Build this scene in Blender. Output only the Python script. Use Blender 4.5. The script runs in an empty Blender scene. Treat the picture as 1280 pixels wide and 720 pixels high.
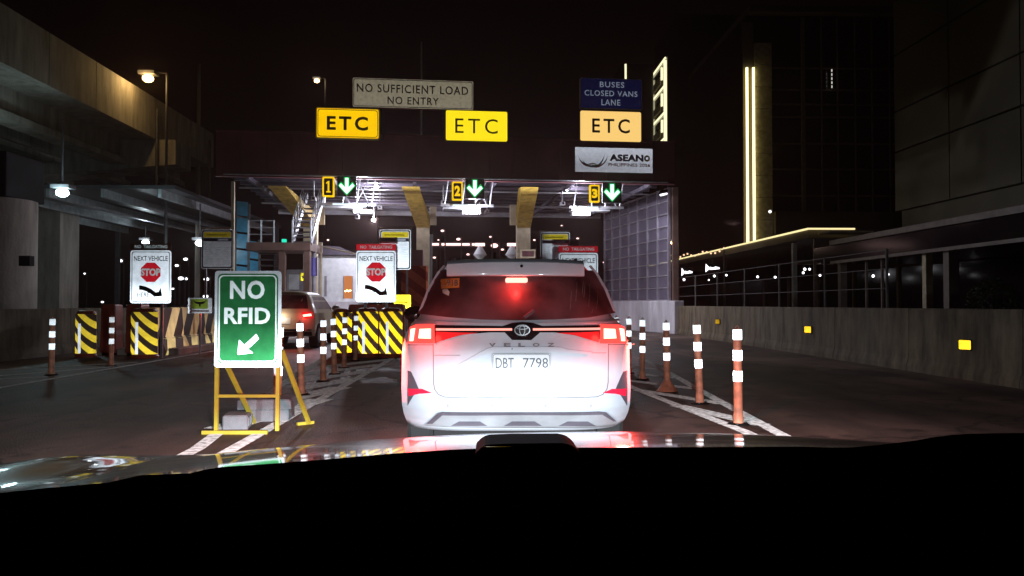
import bpy, bmesh, math, random
from mathutils import Vector, Matrix
random.seed(7)
R = math.radians
sc = bpy.context.scene
COL = sc.collection

# ---------------------------------------------------------------- camera, world, exposure
F = 1000.0                                   # focal length in photo pixels (1280 wide)
H = 1.25
cam_d = bpy.data.cameras.new('camera'); cam = bpy.data.objects.new('camera', cam_d); COL.objects.link(cam)
cam_d.sensor_width = 36.0; cam_d.lens = F / 1280 * 36.0
cam_d.clip_start = 0.05; cam_d.clip_end = 2000
YAW = math.atan(30 / F); PITCH = math.atan(20 / F)      # the road runs to (610, 380), a little left of and under the centre
cam.location = (0, 0, H)
cam.rotation_euler = (math.pi / 2 + PITCH, 0, -YAW)
sc.camera = cam
RM = cam.rotation_euler.to_matrix()
w = bpy.data.worlds.new('World'); sc.world = w; w.use_nodes = True
wn = w.node_tree.nodes; wl = w.node_tree.links
bg = wn['Background']
bg.inputs['Color'].default_value = (1.0, 0.42, 0.40, 1); bg.inputs['Strength'].default_value = 0.0010
sc.view_settings.view_transform = 'Standard'; sc.view_settings.look = 'None'
sc.view_settings.exposure = 0.25; sc.view_settings.gamma = 1
sc.render.engine = 'CYCLES'
sc.cycles.max_bounces = 5; sc.cycles.diffuse_bounces = 2; sc.cycles.glossy_bounces = 3
sc.cycles.volume_bounces = 0; sc.cycles.transparent_max_bounces = 8
sc.cycles.sample_clamp_indirect = 2.0
sc.cycles.use_denoising = True

def P(px, py, Y):
    """world point seen at photo pixel (px, py) at the distance Y down the road"""
    d = RM @ Vector(((px - 640) / F, (360 - py) / F, -1))
    return Vector((0, 0, H)) + d * (Y / d.y)
def G(px, py):
    d = RM @ Vector(((px - 640) / F, (360 - py) / F, -1))
    return Vector((0, 0, H)) + d * (-H / d.z)

# ---------------------------------------------------------------- materials
def _nt(name):
    m = bpy.data.materials.new(name); m.use_nodes = True
    return m, m.node_tree.nodes, m.node_tree.links
def pm(name, col, rough=0.5, metal=0.0, var=0.15, scale=4.0, bump=0.0, bscale=60.0, coat=0.0, emit=None, es=0.0, alpha=None, spec=None, streak=None):
    m, n, l = _nt(name); b = n['Principled BSDF']
    b.inputs['Roughness'].default_value = rough; b.inputs['Metallic'].default_value = metal
    b.inputs['Coat Weight'].default_value = coat
    if coat: b.inputs['Coat Roughness'].default_value = 0.04
    if spec is not None: b.inputs['Specular IOR Level'].default_value = spec
    tc = n.new('ShaderNodeTexCoord')
    if var:
        nz = n.new('ShaderNodeTexNoise'); nz.inputs['Scale'].default_value = scale; nz.inputs['Detail'].default_value = 6
        if streak:
            mp = n.new('ShaderNodeMapping'); mp.inputs['Scale'].default_value = (1, 1, streak)
            l.new(tc.outputs['Object'], mp.inputs['Vector']); l.new(mp.outputs['Vector'], nz.inputs['Vector']); nz.inputs['Roughness'].default_value = 0.65
        else: l.new(tc.outputs['Object'], nz.inputs['Vector'])
        rp = n.new('ShaderNodeMapRange'); rp.inputs['To Min'].default_value = 1 - var * 1.6; rp.inputs['To Max'].default_value = 1 + var
        rp.inputs['From Min'].default_value = 0.3; rp.inputs['From Max'].default_value = 0.7
        l.new(nz.outputs['Fac'], rp.inputs['Value'])
        mx = n.new('ShaderNodeVectorMath'); mx.operation = 'SCALE'; mx.inputs[0].default_value = col[:3]
        l.new(rp.outputs['Result'], mx.inputs['Scale']); l.new(mx.outputs['Vector'], b.inputs['Base Color'])
    else:
        b.inputs['Base Color'].default_value = (*col[:3], 1)
    if bump:
        nb = n.new('ShaderNodeTexNoise'); nb.inputs['Scale'].default_value = bscale; nb.inputs['Detail'].default_value = 5
        l.new(tc.outputs['Object'], nb.inputs['Vector'])
        bp = n.new('ShaderNodeBump'); bp.inputs['Strength'].default_value = bump; bp.inputs['Distance'].default_value = 0.02
        l.new(nb.outputs['Fac'], bp.inputs['Height']); l.new(bp.outputs['Normal'], b.inputs['Normal'])
    if emit:
        b.inputs['Emission Color'].default_value = (*emit, 1); b.inputs['Emission Strength'].default_value = es
    if alpha is not None: b.inputs['Alpha'].default_value = alpha
    return m
def em(name, col, s):
    m, n, l = _nt(name); n.remove(n['Principled BSDF'])
    e = n.new('ShaderNodeEmission'); e.inputs['Color'].default_value = (*col, 1); e.inputs['Strength'].default_value = s
    l.new(e.outputs[0], n['Material Output'].inputs['Surface'])
    return m
def retro(name, col, rough=0.2, amt=0.5, stripes=None):
    """retroreflective sheeting: a diffuse sheet under prisms that send a lamp's light back to where it came from"""
    m, n, l = _nt(name); n.remove(n['Principled BSDF'])
    d = n.new('ShaderNodeBsdfDiffuse'); g = n.new('ShaderNodeBsdfGlossy'); mx = n.new('ShaderNodeMixShader')
    geo = n.new('ShaderNodeNewGeometry')
    l.new(geo.outputs['Incoming'], g.inputs['Normal'])
    g.inputs['Roughness'].default_value = rough
    mx.inputs[0].default_value = amt
    tc = n.new('ShaderNodeTexCoord')
    nz = n.new('ShaderNodeTexNoise'); nz.inputs['Scale'].default_value = 9; nz.inputs['Detail'].default_value = 5
    l.new(tc.outputs['Object'], nz.inputs['Vector'])
    rp = n.new('ShaderNodeMapRange'); rp.inputs['To Min'].default_value = 0.78; rp.inputs['To Max'].default_value = 1.05
    rp.inputs['From Min'].default_value = 0.3; rp.inputs['From Max'].default_value = 0.65
    l.new(nz.outputs['Fac'], rp.inputs['Value'])
    sv = n.new('ShaderNodeVectorMath'); sv.operation = 'SCALE'; l.new(rp.outputs['Result'], sv.inputs['Scale'])
    if 'road' in name:
        nz.inputs['Scale'].default_value = 16; rp.inputs['To Min'].default_value = 0.45; rp.inputs['From Min'].default_value = 0.36; rp.inputs['From Max'].default_value = 0.58
    if stripes:
        col2, kx, kz, ph = stripes
        sp = n.new('ShaderNodeSeparateXYZ'); l.new(tc.outputs['Object'], sp.inputs[0])
        a = n.new('ShaderNodeMath'); a.operation = 'MULTIPLY'; a.inputs[1].default_value = kx; l.new(sp.outputs['X'], a.inputs[0])
        c = n.new('ShaderNodeMath'); c.operation = 'MULTIPLY_ADD'; c.inputs[1].default_value = kz; l.new(sp.outputs['Z'], c.inputs[0]); l.new(a.outputs[0], c.inputs[2])
        f0 = n.new('ShaderNodeMath'); f0.operation = 'ADD'; f0.inputs[1].default_value = ph; l.new(c.outputs[0], f0.inputs[0])
        f = n.new('ShaderNodeMath'); f.operation = 'FRACT'; l.new(f0.outputs[0], f.inputs[0])
        gt = n.new('ShaderNodeMath'); gt.operation = 'GREATER_THAN'; gt.inputs[1].default_value = 0.5; l.new(f.outputs[0], gt.inputs[0])
        cm = n.new('ShaderNodeMix'); cm.data_type = 'RGBA'
        cm.inputs['A'].default_value = (*col, 1); cm.inputs['B'].default_value = (*col2, 1)
        l.new(gt.outputs[0], cm.inputs['Factor']); l.new(cm.outputs['Result'], sv.inputs[0])
    else:
        sv.inputs[0].default_value = col
    l.new(sv.outputs[0], d.inputs['Color']); l.new(sv.outputs[0], g.inputs['Color'])
    l.new(d.outputs[0], mx.inputs[1]); l.new(g.outputs[0], mx.inputs[2])
    l.new(mx.outputs[0], n['Material Output'].inputs['Surface'])
    return m

M = {}
M['asphalt'] = pm('asphalt', (0.19, 0.122, 0.095), 0.62, var=0.35, scale=0.6, bump=0.5, bscale=45)
def worn_road():
    m = M['asphalt']; n = m.node_tree.nodes; l = m.node_tree.links; b = n['Principled BSDF']
    src = b.inputs['Base Color'].links[0].from_socket; tc = n.new('ShaderNodeTexCoord')
    def mapped(sx, sy, sc_, det=5):
        mp = n.new('ShaderNodeMapping'); mp.inputs['Scale'].default_value = (sx, sy, 1); l.new(tc.outputs['Object'], mp.inputs['Vector'])
        t = n.new('ShaderNodeTexNoise'); t.inputs['Scale'].default_value = sc_; t.inputs['Detail'].default_value = det; l.new(mp.outputs[0], t.inputs['Vector']); return t
    cur = src
    for (sx, sy, sc_, lo, hi, a, c) in ((1.0, 0.06, 1.6, 0.35, 0.62, 0.55, 1.15), (1, 0.5, 0.5, 0.42, 0.60, 0.55, 1.2), (1, 1, 3.0, 0.30, 0.42, 0.45, 1.0), (1, 1, 60, 0.3, 0.7, 0.75, 1.25)):
        t = mapped(sx, sy, sc_); r = n.new('ShaderNodeMapRange')
        r.inputs['From Min'].default_value = lo; r.inputs['From Max'].default_value = hi; r.inputs['To Min'].default_value = a; r.inputs['To Max'].default_value = c
        l.new(t.outputs['Fac'], r.inputs['Value']); v = n.new('ShaderNodeVectorMath'); v.operation = 'SCALE'
        l.new(cur, v.inputs[0]); l.new(r.outputs[0], v.inputs['Scale']); cur = v.outputs['Vector']
    # thin cracks
    vo = n.new('ShaderNodeTexVoronoi'); vo.feature = 'DISTANCE_TO_EDGE'; vo.inputs['Scale'].default_value = 0.35
    nz = mapped(1, 1, 1.2); ad = n.new('ShaderNodeVectorMath'); ad.operation = 'ADD'; l.new(tc.outputs['Object'], ad.inputs[0]); l.new(nz.outputs['Color'], ad.inputs[1]); l.new(ad.outputs[0], vo.inputs['Vector'])
    r = n.new('ShaderNodeMapRange'); r.inputs['From Max'].default_value = 0.012; r.inputs['To Min'].default_value = 0.3; l.new(vo.outputs['Distance'], r.inputs['Value'])
    v = n.new('ShaderNodeVectorMath'); v.operation = 'SCALE'; l.new(cur, v.inputs[0]); l.new(r.outputs[0], v.inputs['Scale'])
    l.new(v.outputs['Vector'], b.inputs['Base Color'])
worn_road()
M['concrete'] = pm('concrete', (0.30, 0.265, 0.22), 0.85, var=0.3, scale=2.2, streak=0.2, bump=0.4, bscale=14)
M['wallcon'] = pm('stained concrete', (0.15, 0.115, 0.072), 0.9, var=0.45, scale=3.2, streak=0.25, bump=0.5, bscale=8)
M['whitecon'] = pm('painted concrete', (0.66, 0.62, 0.66), 0.8, var=0.2, scale=2.2, streak=0.3, bump=0.3, bscale=9)
M['block'] = pm('concrete block', (0.30, 0.32, 0.34), 0.9, var=0.12, scale=9, bump=0.5, bscale=70)
M['paint'] = retro('beaded road paint', (0.78, 0.72, 0.68), 0.28, 0.016)
M['maroon'] = pm('maroon cladding', (0.20, 0.055, 0.06), 0.55, var=0.25, scale=0.5)
M['steel'] = pm('galvanised steel', (0.45, 0.46, 0.48), 0.4, 0.6, var=0.2)
M['dsteel'] = pm('dark steel', (0.07, 0.065, 0.07), 0.5, 0.2)
M['bsteel'] = pm('brown painted steel', (0.15, 0.09, 0.07), 0.5)
M['beige'] = pm('beige paint', (0.48, 0.40, 0.27), 0.55)
M['ypaint'] = pm('yellow paint', (0.62, 0.50, 0.05), 0.45, var=0.12)
M['ycol'] = pm('ochre column paint', (0.55, 0.36, 0.06), 0.6, var=0.25)
M['orange'] = pm('orange plastic', (0.76, 0.30, 0.17), 0.6, var=0.3, scale=9)
M['redplastic'] = pm('red plastic', (0.40, 0.07, 0.035), 0.5, var=0.2)
M['black'] = pm('black plastic', (0.010, 0.009, 0.009), 0.75, var=0, spec=0.12)
M['rubber'] = pm('rubber', (0.015, 0.015, 0.015), 0.9, var=0.2, spec=0.1)
M['ceil'] = pm('canopy soffit sheet', (0.26, 0.23, 0.27), 0.5, var=0.2, scale=0.8)
M['ceild'] = pm('canopy purlin', (0.07, 0.06, 0.08), 0.5)
M['blue'] = pm('blue sheet', (0.03, 0.24, 0.42), 0.35, var=0.2, emit=None)
M['white'] = pm('white paint', (0.72, 0.74, 0.76), 0.5, var=0.1)
M['grey'] = pm('grey sheet metal', (0.30, 0.29, 0.31), 0.5)
M['pane'] = pm('frosted pane', (0.22, 0.19, 0.25), 0.12, var=0.3, scale=0.4, spec=0.8)
M['panef'] = pm('screen frame', (0.42, 0.38, 0.43), 0.4, 0.3)
M['r_white'] = retro('white sheeting', (0.80, 0.82, 0.86), 0.13, 0.85)
M['r_board'] = retro('rate board sheeting', (0.84, 0.86, 0.90), 0.115, 1.0)
M['r_band'] = retro('white band sheeting', (0.85, 0.87, 0.88), 0.3, 0.6)
M['r_green'] = retro('green sheeting', (0.018, 0.13, 0.042), 0.3, 0.42)
M['r_red'] = retro('red sheeting', (0.55, 0.01, 0.02), 0.15, 0.7)
M['r_yel'] = retro('yellow sheeting', (0.80, 0.60, 0.02), 0.13, 0.85)
M['r_beige'] = retro('beige sheeting', (0.62, 0.50, 0.33), 0.13, 0.7)
M['r_blue'] = retro('blue sheeting', (0.008, 0.010, 0.055), 0.13, 0.7)
M['r_marker'] = retro('amber marker', (1.0, 0.52, 0.02), 0.3, 0.75)
M['navy'] = pm('navy ink', (0.012, 0.014, 0.07), 0.6, var=0)
M['blackink'] = pm('black ink', (0.012, 0.008, 0.008), 0.6, var=0)
M['greyink'] = pm('grey ink', (0.04, 0.04, 0.045), 0.6, var=0)
M['whiteink'] = retro('white letter sheeting', (0.62, 0.68, 0.66), 0.2, 0.6)
M['dimwhite'] = retro('grey letter sheeting', (0.50, 0.53, 0.62), 0.13, 0.7)
M['brownink'] = pm('brown ink', (0.06, 0.02, 0.01), 0.6, var=0)
M['redink'] = pm('red ink', (0.35, 0.03, 0.02), 0.6, var=0)
M['goldink'] = pm('gold ink', (0.45, 0.27, 0.03), 0.6, var=0)
M['e_etc1'] = em('lit amber face', (1.0, 0.58, 0.0), 0.84)
M['e_etc2'] = em('lit yellow face', (1.0, 0.77, 0.01), 0.86)
M['e_etc3'] = em('lit cream face', (1.0, 0.64, 0.19), 0.82)
M['e_num'] = em('lit number', (1.0, 0.62, 0.0), 0.84)
M['e_green'] = em('green arrow light', (0.50, 1.0, 0.68), 2.0)
M['e_greend'] = em('green arrow bloom', (0.0, 0.35, 0.07), 0.8)
M['e_cool'] = em('cool lamp', (0.80, 0.95, 1.0), 14)
M['e_tube'] = em('cool tube', (0.75, 0.92, 1.0), 1.0)
M['e_teal'] = em('teal white lamp', (0.62, 0.95, 1.0), 22)
M['e_warm'] = em('warm lamp', (1.0, 0.62, 0.20), 16)
M['e_tiny'] = em('far lamp', (0.95, 0.95, 1.0), 3.5)
M['e_pink'] = em('far pinkish lamp', (1.0, 0.62, 0.58), 2.0)
M['e_led'] = em('led strip', (1.0, 0.86, 0.36), 2.8)
M['e_ledline'] = em('canopy led line', (1.0, 0.84, 0.40), 1.0)
M['e_dim'] = em('stair light', (1.0, 0.95, 0.85), 0.5)
M['e_farwin'] = em('far window', (1.0, 0.8, 0.65), 1.0)
M['e_warmdim'] = em('small warm bulb', (1.0, 0.62, 0.35), 1.2)
M['grnyel'] = retro('green yellow print', (0.30, 0.42, 0.05), 0.2, 0.4)
M['fence'] = pm('dull fence steel', (0.12, 0.11, 0.10), 0.6)
M['e_ledf'] = em('far led strip', (1.0, 0.93, 0.55), 1.1)
M['e_red'] = em('brake lamp', (1.0, 0.10, 0.06), 9)
M['e_redhot'] = em('brake bulb', (1.0, 0.50, 0.34), 3.2)
M['e_high'] = em('high brake bulb', (1.0, 0.36, 0.28), 2.4)
M['tail_lit'] = pm('lit red lens', (0.5,0.02,0.02), 0.15, var=0, emit=(1,0.05,0.04), es=1.8)
M['e_redbar'] = em('red light bar', (1.0, 0.36, 0.30), 1.3)
M['e_window'] = em('lit window', (1.0, 0.35, 0.12), 0.5)
M['e_shop'] = em('shop sign light', (0.92, 0.92, 1.0), 2.2)
M['e_exit'] = em('green exit light', (0.03, 0.9, 0.55), 0.8)
M['car_white'] = pm('white car paint', (0.56, 0.60, 0.66), 0.35, var=0.07, scale=2.0, coat=0.4)
M['car_red'] = pm('dark red car paint', (0.16, 0.014, 0.018), 0.3, var=0, coat=1.0)
M['car_beige'] = pm('silver beige car paint', (0.66, 0.54, 0.40), 0.4, 0.0, var=0.05, coat=0.5)
M['glass'] = pm('dusty glass tinted brake red', (0.13, 0.05, 0.055), 0.45, var=0.5, scale=3.0, spec=0.35)  # red glow of the brake lamps is put into the base colour
M['gloss_black'] = pm('gloss black trim', (0.012, 0.010, 0.012), 0.12, var=0, coat=0.5)
M['vent'] = pm('dark grey plastic', (0.09, 0.08, 0.10), 0.5)
M['silver'] = pm('silver plastic', (0.40, 0.41, 0.44), 0.4, 0.3)
M['chrome'] = pm('chrome', (0.7, 0.7, 0.72), 0.12, 1.0, var=0)
M['tail'] = pm('red lens', (0.42, 0.015, 0.02), 0.15, var=0, emit=(1, 0.03, 0.03), es=0.35)
M['reflector'] = pm('red reflector', (0.75, 0.02, 0.06), 0.25, var=0)
M['sticker'] = pm('orange sticker', (0.80, 0.30, 0.05), 0.6, var=0.1)
M['bldg'] = pm('building cladding', (0.12, 0.095, 0.075), 0.7, var=0.2, scale=0.4)
M['bldg2'] = pm('olive cladding', (0.065, 0.055, 0.03), 0.7, var=0.2, scale=0.4)
M['bglass'] = pm('building glass', (0.012, 0.008, 0.01), 0.12, var=0.3)
M['mull'] = pm('mullion', (0.16, 0.13, 0.11), 0.5)
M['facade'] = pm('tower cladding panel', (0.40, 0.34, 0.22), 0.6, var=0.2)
M['leaf'] = pm('leaf', (0.035, 0.055, 0.02), 0.6, var=0.4)
M['wood'] = pm('bark', (0.06, 0.045, 0.03), 0.9)
M['dash'] = pm('dashboard vinyl', (0.003, 0.0012, 0.0014), 1.0, var=0.1, scale=30, spec=0.0)

# ---------------------------------------------------------------- builders
class MB:
    def __init__(s): s.v = []; s.f = []
    def add(s, vs, fs):
        o = len(s.v); s.v += [tuple(v) for v in vs]; s.f += [tuple(i + o for i in f) for f in fs]; return s
    def box(s, x0, x1, y0, y1, z0, z1):
        return s.add([(x0,y0,z0),(x1,y0,z0),(x1,y1,z0),(x0,y1,z0),(x0,y0,z1),(x1,y0,z1),(x1,y1,z1),(x0,y1,z1)],
                     [(0,3,2,1),(4,5,6,7),(0,1,5,4),(1,2,6,5),(2,3,7,6),(3,0,4,7)])
    def cbox(s, x0, x1, y0, y1, z0, z1, c=0.01):
        """box with chamfered vertical and top edges"""
        p = [(x0+c,y0),(x1-c,y0),(x1,y0+c),(x1,y1-c),(x1-c,y1),(x0+c,y1),(x0,y1-c),(x0,y0+c)]
        q = [(x0+2*c,y0+c),(x1-2*c,y0+c),(x1-c,y0+2*c),(x1-c,y1-2*c),(x1-2*c,y1-c),(x0+2*c,y1-c),(x0+c,y1-2*c),(x0+c,y0+2*c)]
        vs = [(a,b,z0) for a,b in p] + [(a,b,z1-c) for a,b in p] + [(a,b,z1) for a,b in q]
        fs = [tuple(reversed(range(8))), tuple(range(16,24))]
        for k in (0, 8):
            for i in range(8):
                j = (i+1) % 8; fs.append((k+i,k+j,k+8+j,k+8+i))
        return s.add(vs, fs)
    def bar(s, a, b, r, n=8, r2=None):
        a = Vector(a); b = Vector(b); d = (b-a).normalized()
        u = d.orthogonal().normalized(); v = d.cross(u); r2 = r if r2 is None else r2
        vs = []
        for p, rr in ((a, r), (b, r2)):
            for i in range(n):
                t = 2*math.pi*i/n; vs.append(p + u*math.cos(t)*rr + v*math.sin(t)*rr)
        fs = [(i,(i+1)%n,n+(i+1)%n,n+i) for i in range(n)] + [tuple(reversed(range(n))), tuple(range(n,2*n))]
        return s.add(vs, fs)
    def beam(s, a, b, w, h):
        """rectangular bar: w across, h in the upright direction"""
        a = Vector(a); b = Vector(b); d = (b-a).normalized()
        up = Vector((0,0,1)) if abs(d.z) < 0.95 else Vector((0,1,0))
        u = d.cross(up).normalized(); v = u.cross(d)
        vs = [p + u*sx*w/2 + v*sy*h/2 for p in (a,b) for sx,sy in ((-1,-1),(1,-1),(1,1),(-1,1))]
        return s.add(vs, [(3,2,1,0),(4,5,6,7),(0,1,5,4),(1,2,6,5),(2,3,7,6),(3,0,4,7)])
    def prism(s, pts, y0, y1):
        """outline in x, z (counter-clockwise seen from -y) given depth y0..y1"""
        n = len(pts)
        return s.add([(x,y0,z) for x,z in pts] + [(x,y1,z) for x,z in pts],
                     [tuple(range(n)), tuple(reversed(range(n,2*n)))] + [(i,n+i,n+(i+1)%n,(i+1)%n) for i in range(n)])
    def flat(s, pts, z0, z1):
        """outline in x, y given height z0..z1"""
        n = len(pts)
        return s.add([(x,y,z0) for x,y in pts] + [(x,y,z1) for x,y in pts],
                     [tuple(reversed(range(n))), tuple(range(n,2*n))] + [(i,(i+1)%n,n+(i+1)%n,n+i) for i in range(n)])
    def lathe(s, prof, n=16, c=(0,0,0)):
        vs = [(c[0]+r*math.cos(2*math.pi*i/n), c[1]+r*math.sin(2*math.pi*i/n), c[2]+z) for r,z in prof for i in range(n)]
        fs = [(k*n+i, k*n+(i+1)%n, (k+1)*n+(i+1)%n, (k+1)*n+i) for k in range(len(prof)-1) for i in range(n)]
        fs += [tuple(reversed(range(n))), tuple(range((len(prof)-1)*n, len(prof)*n))]
        return s.add(vs, fs)
    def ball(s, c, r, n=10, sy=1, sz=1):
        prof = [(max(1e-4, r*math.sin(math.pi*k/6)), -r*sz*math.cos(math.pi*k/6)) for k in range(7)]
        o = len(s.v); s.lathe(prof, n, c)
        if sy != 1:
            for i in range(o, len(s.v)):
                x,y,z = s.v[i]; s.v[i] = (x, c[1]+(y-c[1])*sy, z)
        return s
    def build(s, name, mat, parent=None, smooth=False, bevel=0):
        me = bpy.data.meshes.new(name); me.from_pydata(s.v, [], s.f); me.update()
        return link(name, me, mat, parent, smooth, bevel)
def link(name, me, mat, parent=None, smooth=False, bevel=0):
    bm = bmesh.new(); bm.from_mesh(me); bmesh.ops.recalc_face_normals(bm, faces=bm.faces)
    if smooth:
        for f in bm.faces: f.smooth = True
        for e in bm.edges:
            if len(e.link_faces) == 2 and e.calc_face_angle(0) > R(38): e.smooth = False
    bm.to_mesh(me); bm.free()
    if mat: me.materials.append(M[mat] if isinstance(mat, str) else mat)
    o = bpy.data.objects.new(name, me); COL.objects.link(o)
    if parent: o.parent = parent
    if bevel:
        bv = o.modifiers.new('bevel', 'BEVEL'); bv.width = bevel; bv.segments = 2; bv.limit_method = 'ANGLE'
    return o
def tag(o, label=None, cat=None, group=None, kind=None):
    if label: o['label'] = label
    if cat: o['category'] = cat
    if group: o['group'] = group
    if kind: o['kind'] = kind
    return o
def thing(name, label, cat, loc=(0,0,0), rz=0, group=None):
    o = bpy.data.objects.new(name, None); COL.objects.link(o); o.empty_display_size = 0.2
    o.location = loc; o.rotation_euler = (0,0,rz)
    return tag(o, label, cat, group)
def copy_tree(o, parent=None):
    c = o.copy(); COL.objects.link(c)
    if parent: c.parent = parent
    for ch in list(o.children): copy_tree(ch, c)
    return c
def lamp(kind, name, loc, power, col, parent=None, r=0.05, spot=None, dirn=(0,0,-1), blend=0.5):
    d = bpy.data.lights.new(name, kind); d.energy = power; d.color = col; d.shadow_soft_size = r
    if spot: d.spot_size = R(spot); d.spot_blend = blend
    o = bpy.data.objects.new(name, d); COL.objects.link(o); o.location = loc
    o.rotation_euler = Vector(dirn).to_track_quat('-Z','Y').to_euler()
    if parent: o.parent = parent
    return o
def rrect(x0, x1, z0, z1, r, n=5):
    pts = []
    for cx, cz, a0 in ((x1-r,z0+r,-90),(x1-r,z1-r,0),(x0+r,z1-r,90),(x0+r,z0+r,180)):
        for k in range(n+1):
            t = R(a0 + 90*k/n); pts.append((cx+r*math.cos(t), cz+r*math.sin(t)))
    return pts
def ring(outer, inner, y0, y1):
    """a frame between two outlines that have the same number of points"""
    mb = MB(); n = len(outer)
    mb.add([(x,y0,z) for x,z in outer]+[(x,y0,z) for x,z in inner]+[(x,y1,z) for x,z in outer]+[(x,y1,z) for x,z in inner],
           [f for i in range(n) for j in ((i+1)%n,) for f in ((i,j,n+j,n+i),(2*n+i,3*n+i,3*n+j,2*n+j),(i,2*n+i,2*n+j,j),(n+i,n+j,3*n+j,3*n+i))])
    return mb
_txt = {}
def text_mesh(s, bold=0.0, spacing=1.0):
    c = bpy.data.curves.new('lettering', 'FONT'); c.body = s; c.size = 1; c.offset = bold; c.space_character = spacing
    c.resolution_u = 3; c.extrude = 0.004; c.align_x = 'CENTER'
    o = bpy.data.objects.new('lettering', c); COL.objects.link(o)
    dg = bpy.context.evaluated_depsgraph_get(); dg.update()
    me = bpy.data.meshes.new_from_object(o.evaluated_get(dg))
    bpy.data.objects.remove(o); bpy.data.curves.remove(c)
    return me
def text(s, x0, x1, z0, z1, y, mat, parent, bold=0.0, spacing=1.0, name='lettering', sh=0.0, split=False):
    """lettering s fitted to the box x0..x1, z0..z1 on a face at y, read from -y"""
    me = text_mesh(s, bold, spacing)
    xs = [v.co.x for v in me.vertices]; ys = [v.co.y for v in me.vertices]
    ax, bx, ay, by = min(xs), max(xs), min(ys), max(ys)
    for v in me.vertices:
        u = (v.co.x-ax)/(bx-ax); t = (v.co.y-ay)/(by-ay)
        v.co = Vector((x0+(x1-x0)*u, y - 0.0015 - (0.0015 if v.co.z > 0 else 0), z0+(z1-z0)*t + sh*u))
    me.materials.clear()
    if not split: return link(name, me, mat, parent)
    bm = bmesh.new(); bm.from_mesh(me); bmesh.ops.remove_doubles(bm, verts=bm.verts, dist=1e-6); bm.verts.index_update()
    seen = set()
    for v0 in bm.verts:
        if v0.index in seen: continue
        st = [v0]; isl = set()
        while st:
            q = st.pop()
            if q.index in isl: continue
            isl.add(q.index); st += [e.other_vert(q) for e in q.link_edges]
        seen |= isl
        ids = {i: n for n, i in enumerate(sorted(isl))}
        m1 = bpy.data.meshes.new('letter')
        m1.from_pydata([tuple(v.co) for v in bm.verts if v.index in isl], [], [tuple(ids[v.index] for v in f.verts) for f in bm.faces if f.verts[0].index in isl])
        m1.update(); link('letter', m1, mat, parent)
    bm.free()

# ---------------------------------------------------------------- haze
hz = MB().box(-90, 90, -3, 150, -1.0, 46.0).build('haze', None)
tag(hz, kind='stuff')
m, n_, l_ = _nt('night haze'); n_.remove(n_['Principled BSDF'])
pv = n_.new('ShaderNodeVolumePrincipled'); pv.inputs['Density'].default_value = 0.0006
pv.inputs['Color'].default_value = (0.9, 0.62, 0.56, 1); pv.inputs['Anisotropy'].default_value = 0.8  # reddish scatter colour stands in for the red glare veil
l_.new(pv.outputs[0], n_['Material Output'].inputs['Volume'])
hz.data.materials.append(m)

# ---------------------------------------------------------------- ground, road, markings
def struct(o): return tag(o, kind='structure')
bmg = MB().add([(-400,-30,0),(400,-30,0),(400,900,0),(-400,900,0)], [(0,1,2,3)])
struct(bmg.build('ground', 'asphalt'))
MZ = [0]
def quad_line(mb, a, b, wd, z=0.004, n=1):
    a = Vector((a[0],a[1],0)); b = Vector((b[0],b[1],0)); d = (b-a).normalized(); u = Vector((-d.y,d.x,0))*wd/2
    pts = [a-u, b-u, b+u, a+u]
    mb.add([(p.x,p.y,z) for p in pts], [(0,1,2,3)])
def marking(name, segs, line=False):
    mb = MB(); z = 0.004 + (0.004 if line else 0.0)
    pts = [segs[0][0]] + [q[1] for q in segs]; wd = segs[0][2]; l_, r_ = [], []
    for i, p in enumerate(pts):
        a = Vector(pts[max(0,i-1)]); b = Vector(pts[min(len(pts)-1,i+1)]); d = (b-a).normalized(); u = Vector((-d.y,d.x))*wd/2
        l_.append((p[0]+u.x,p[1]+u.y,z)); r_.append((p[0]-u.x,p[1]-u.y,z))
    k = len(pts); mb.add(r_+l_, [(i,i+1,k+i+1,k+i) for i in range(k-1)])
    o = mb.build(name, 'paint'); return struct(o)
def X_on(line, Y):
    for (x0,y0),(x1,y1) in zip(line, line[1:]):
        if y0 <= Y <= y1: return x0 + (x1-x0)*(Y-y0)/(y1-y0)
    return line[-1][0] if Y > line[-1][1] else line[0][0]
Lin = [(-2.19,4.5),(-2.19,18.4)]; Lout = [(-2.46,4.5),(-2.5,7.0),(-3.25,13.0),(-3.75,18.4)]
Rin = [(2.55,6.0),(2.5,7.8),(2.16,11.7),(1.9,18.4)]; Rout = [(2.72,6.0),(2.8,7.7),(3.0,10.7),(3.4,16.2),(3.5,18.4)]
for ln in (Lin, Lout, Rin, Rout):
    marking('road_marking', [(a, b, 0.13) for a, b in zip(ln, ln[1:])], True)
y = 10.6
while y < 19:
    a = (X_on(Lin, y), y); b0 = (X_on(Lout, y-2.2), y-2.2-0.3)
    marking('road_marking', [(a, b0, 0.36)])
    y += 1.5
y = 9.8
while y < 18.5:
    a = (X_on(Rin, y), y); b0 = (X_on(Rout, y-1.6), y-1.6)
    marking('road_marking', [(a, b0, 0.22)])
    y += 1.75
marking('road_marking', [((-7.25,9.0),(-7.25,40.0),0.12)], True)
marking('road_marking', [((-8.9,13.4),(-7.45,16.2),0.15)])
marking('road_marking', [((-9.3,15.4),(-7.5,17.4),0.15)])
marking('road_marking', [((-10.0,12.0),(-7.6,14.0),0.15)])

# toll islands: raised kerbed slabs behind the crash barriers
for xc in (-8.35, -2.75, 2.1):
    mb = MB(); mb.cbox(xc-0.75, xc+0.75, 19.9, 44, 0, 0.16, 0.03)
    struct(mb.build('toll_island', 'concrete'))

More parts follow.
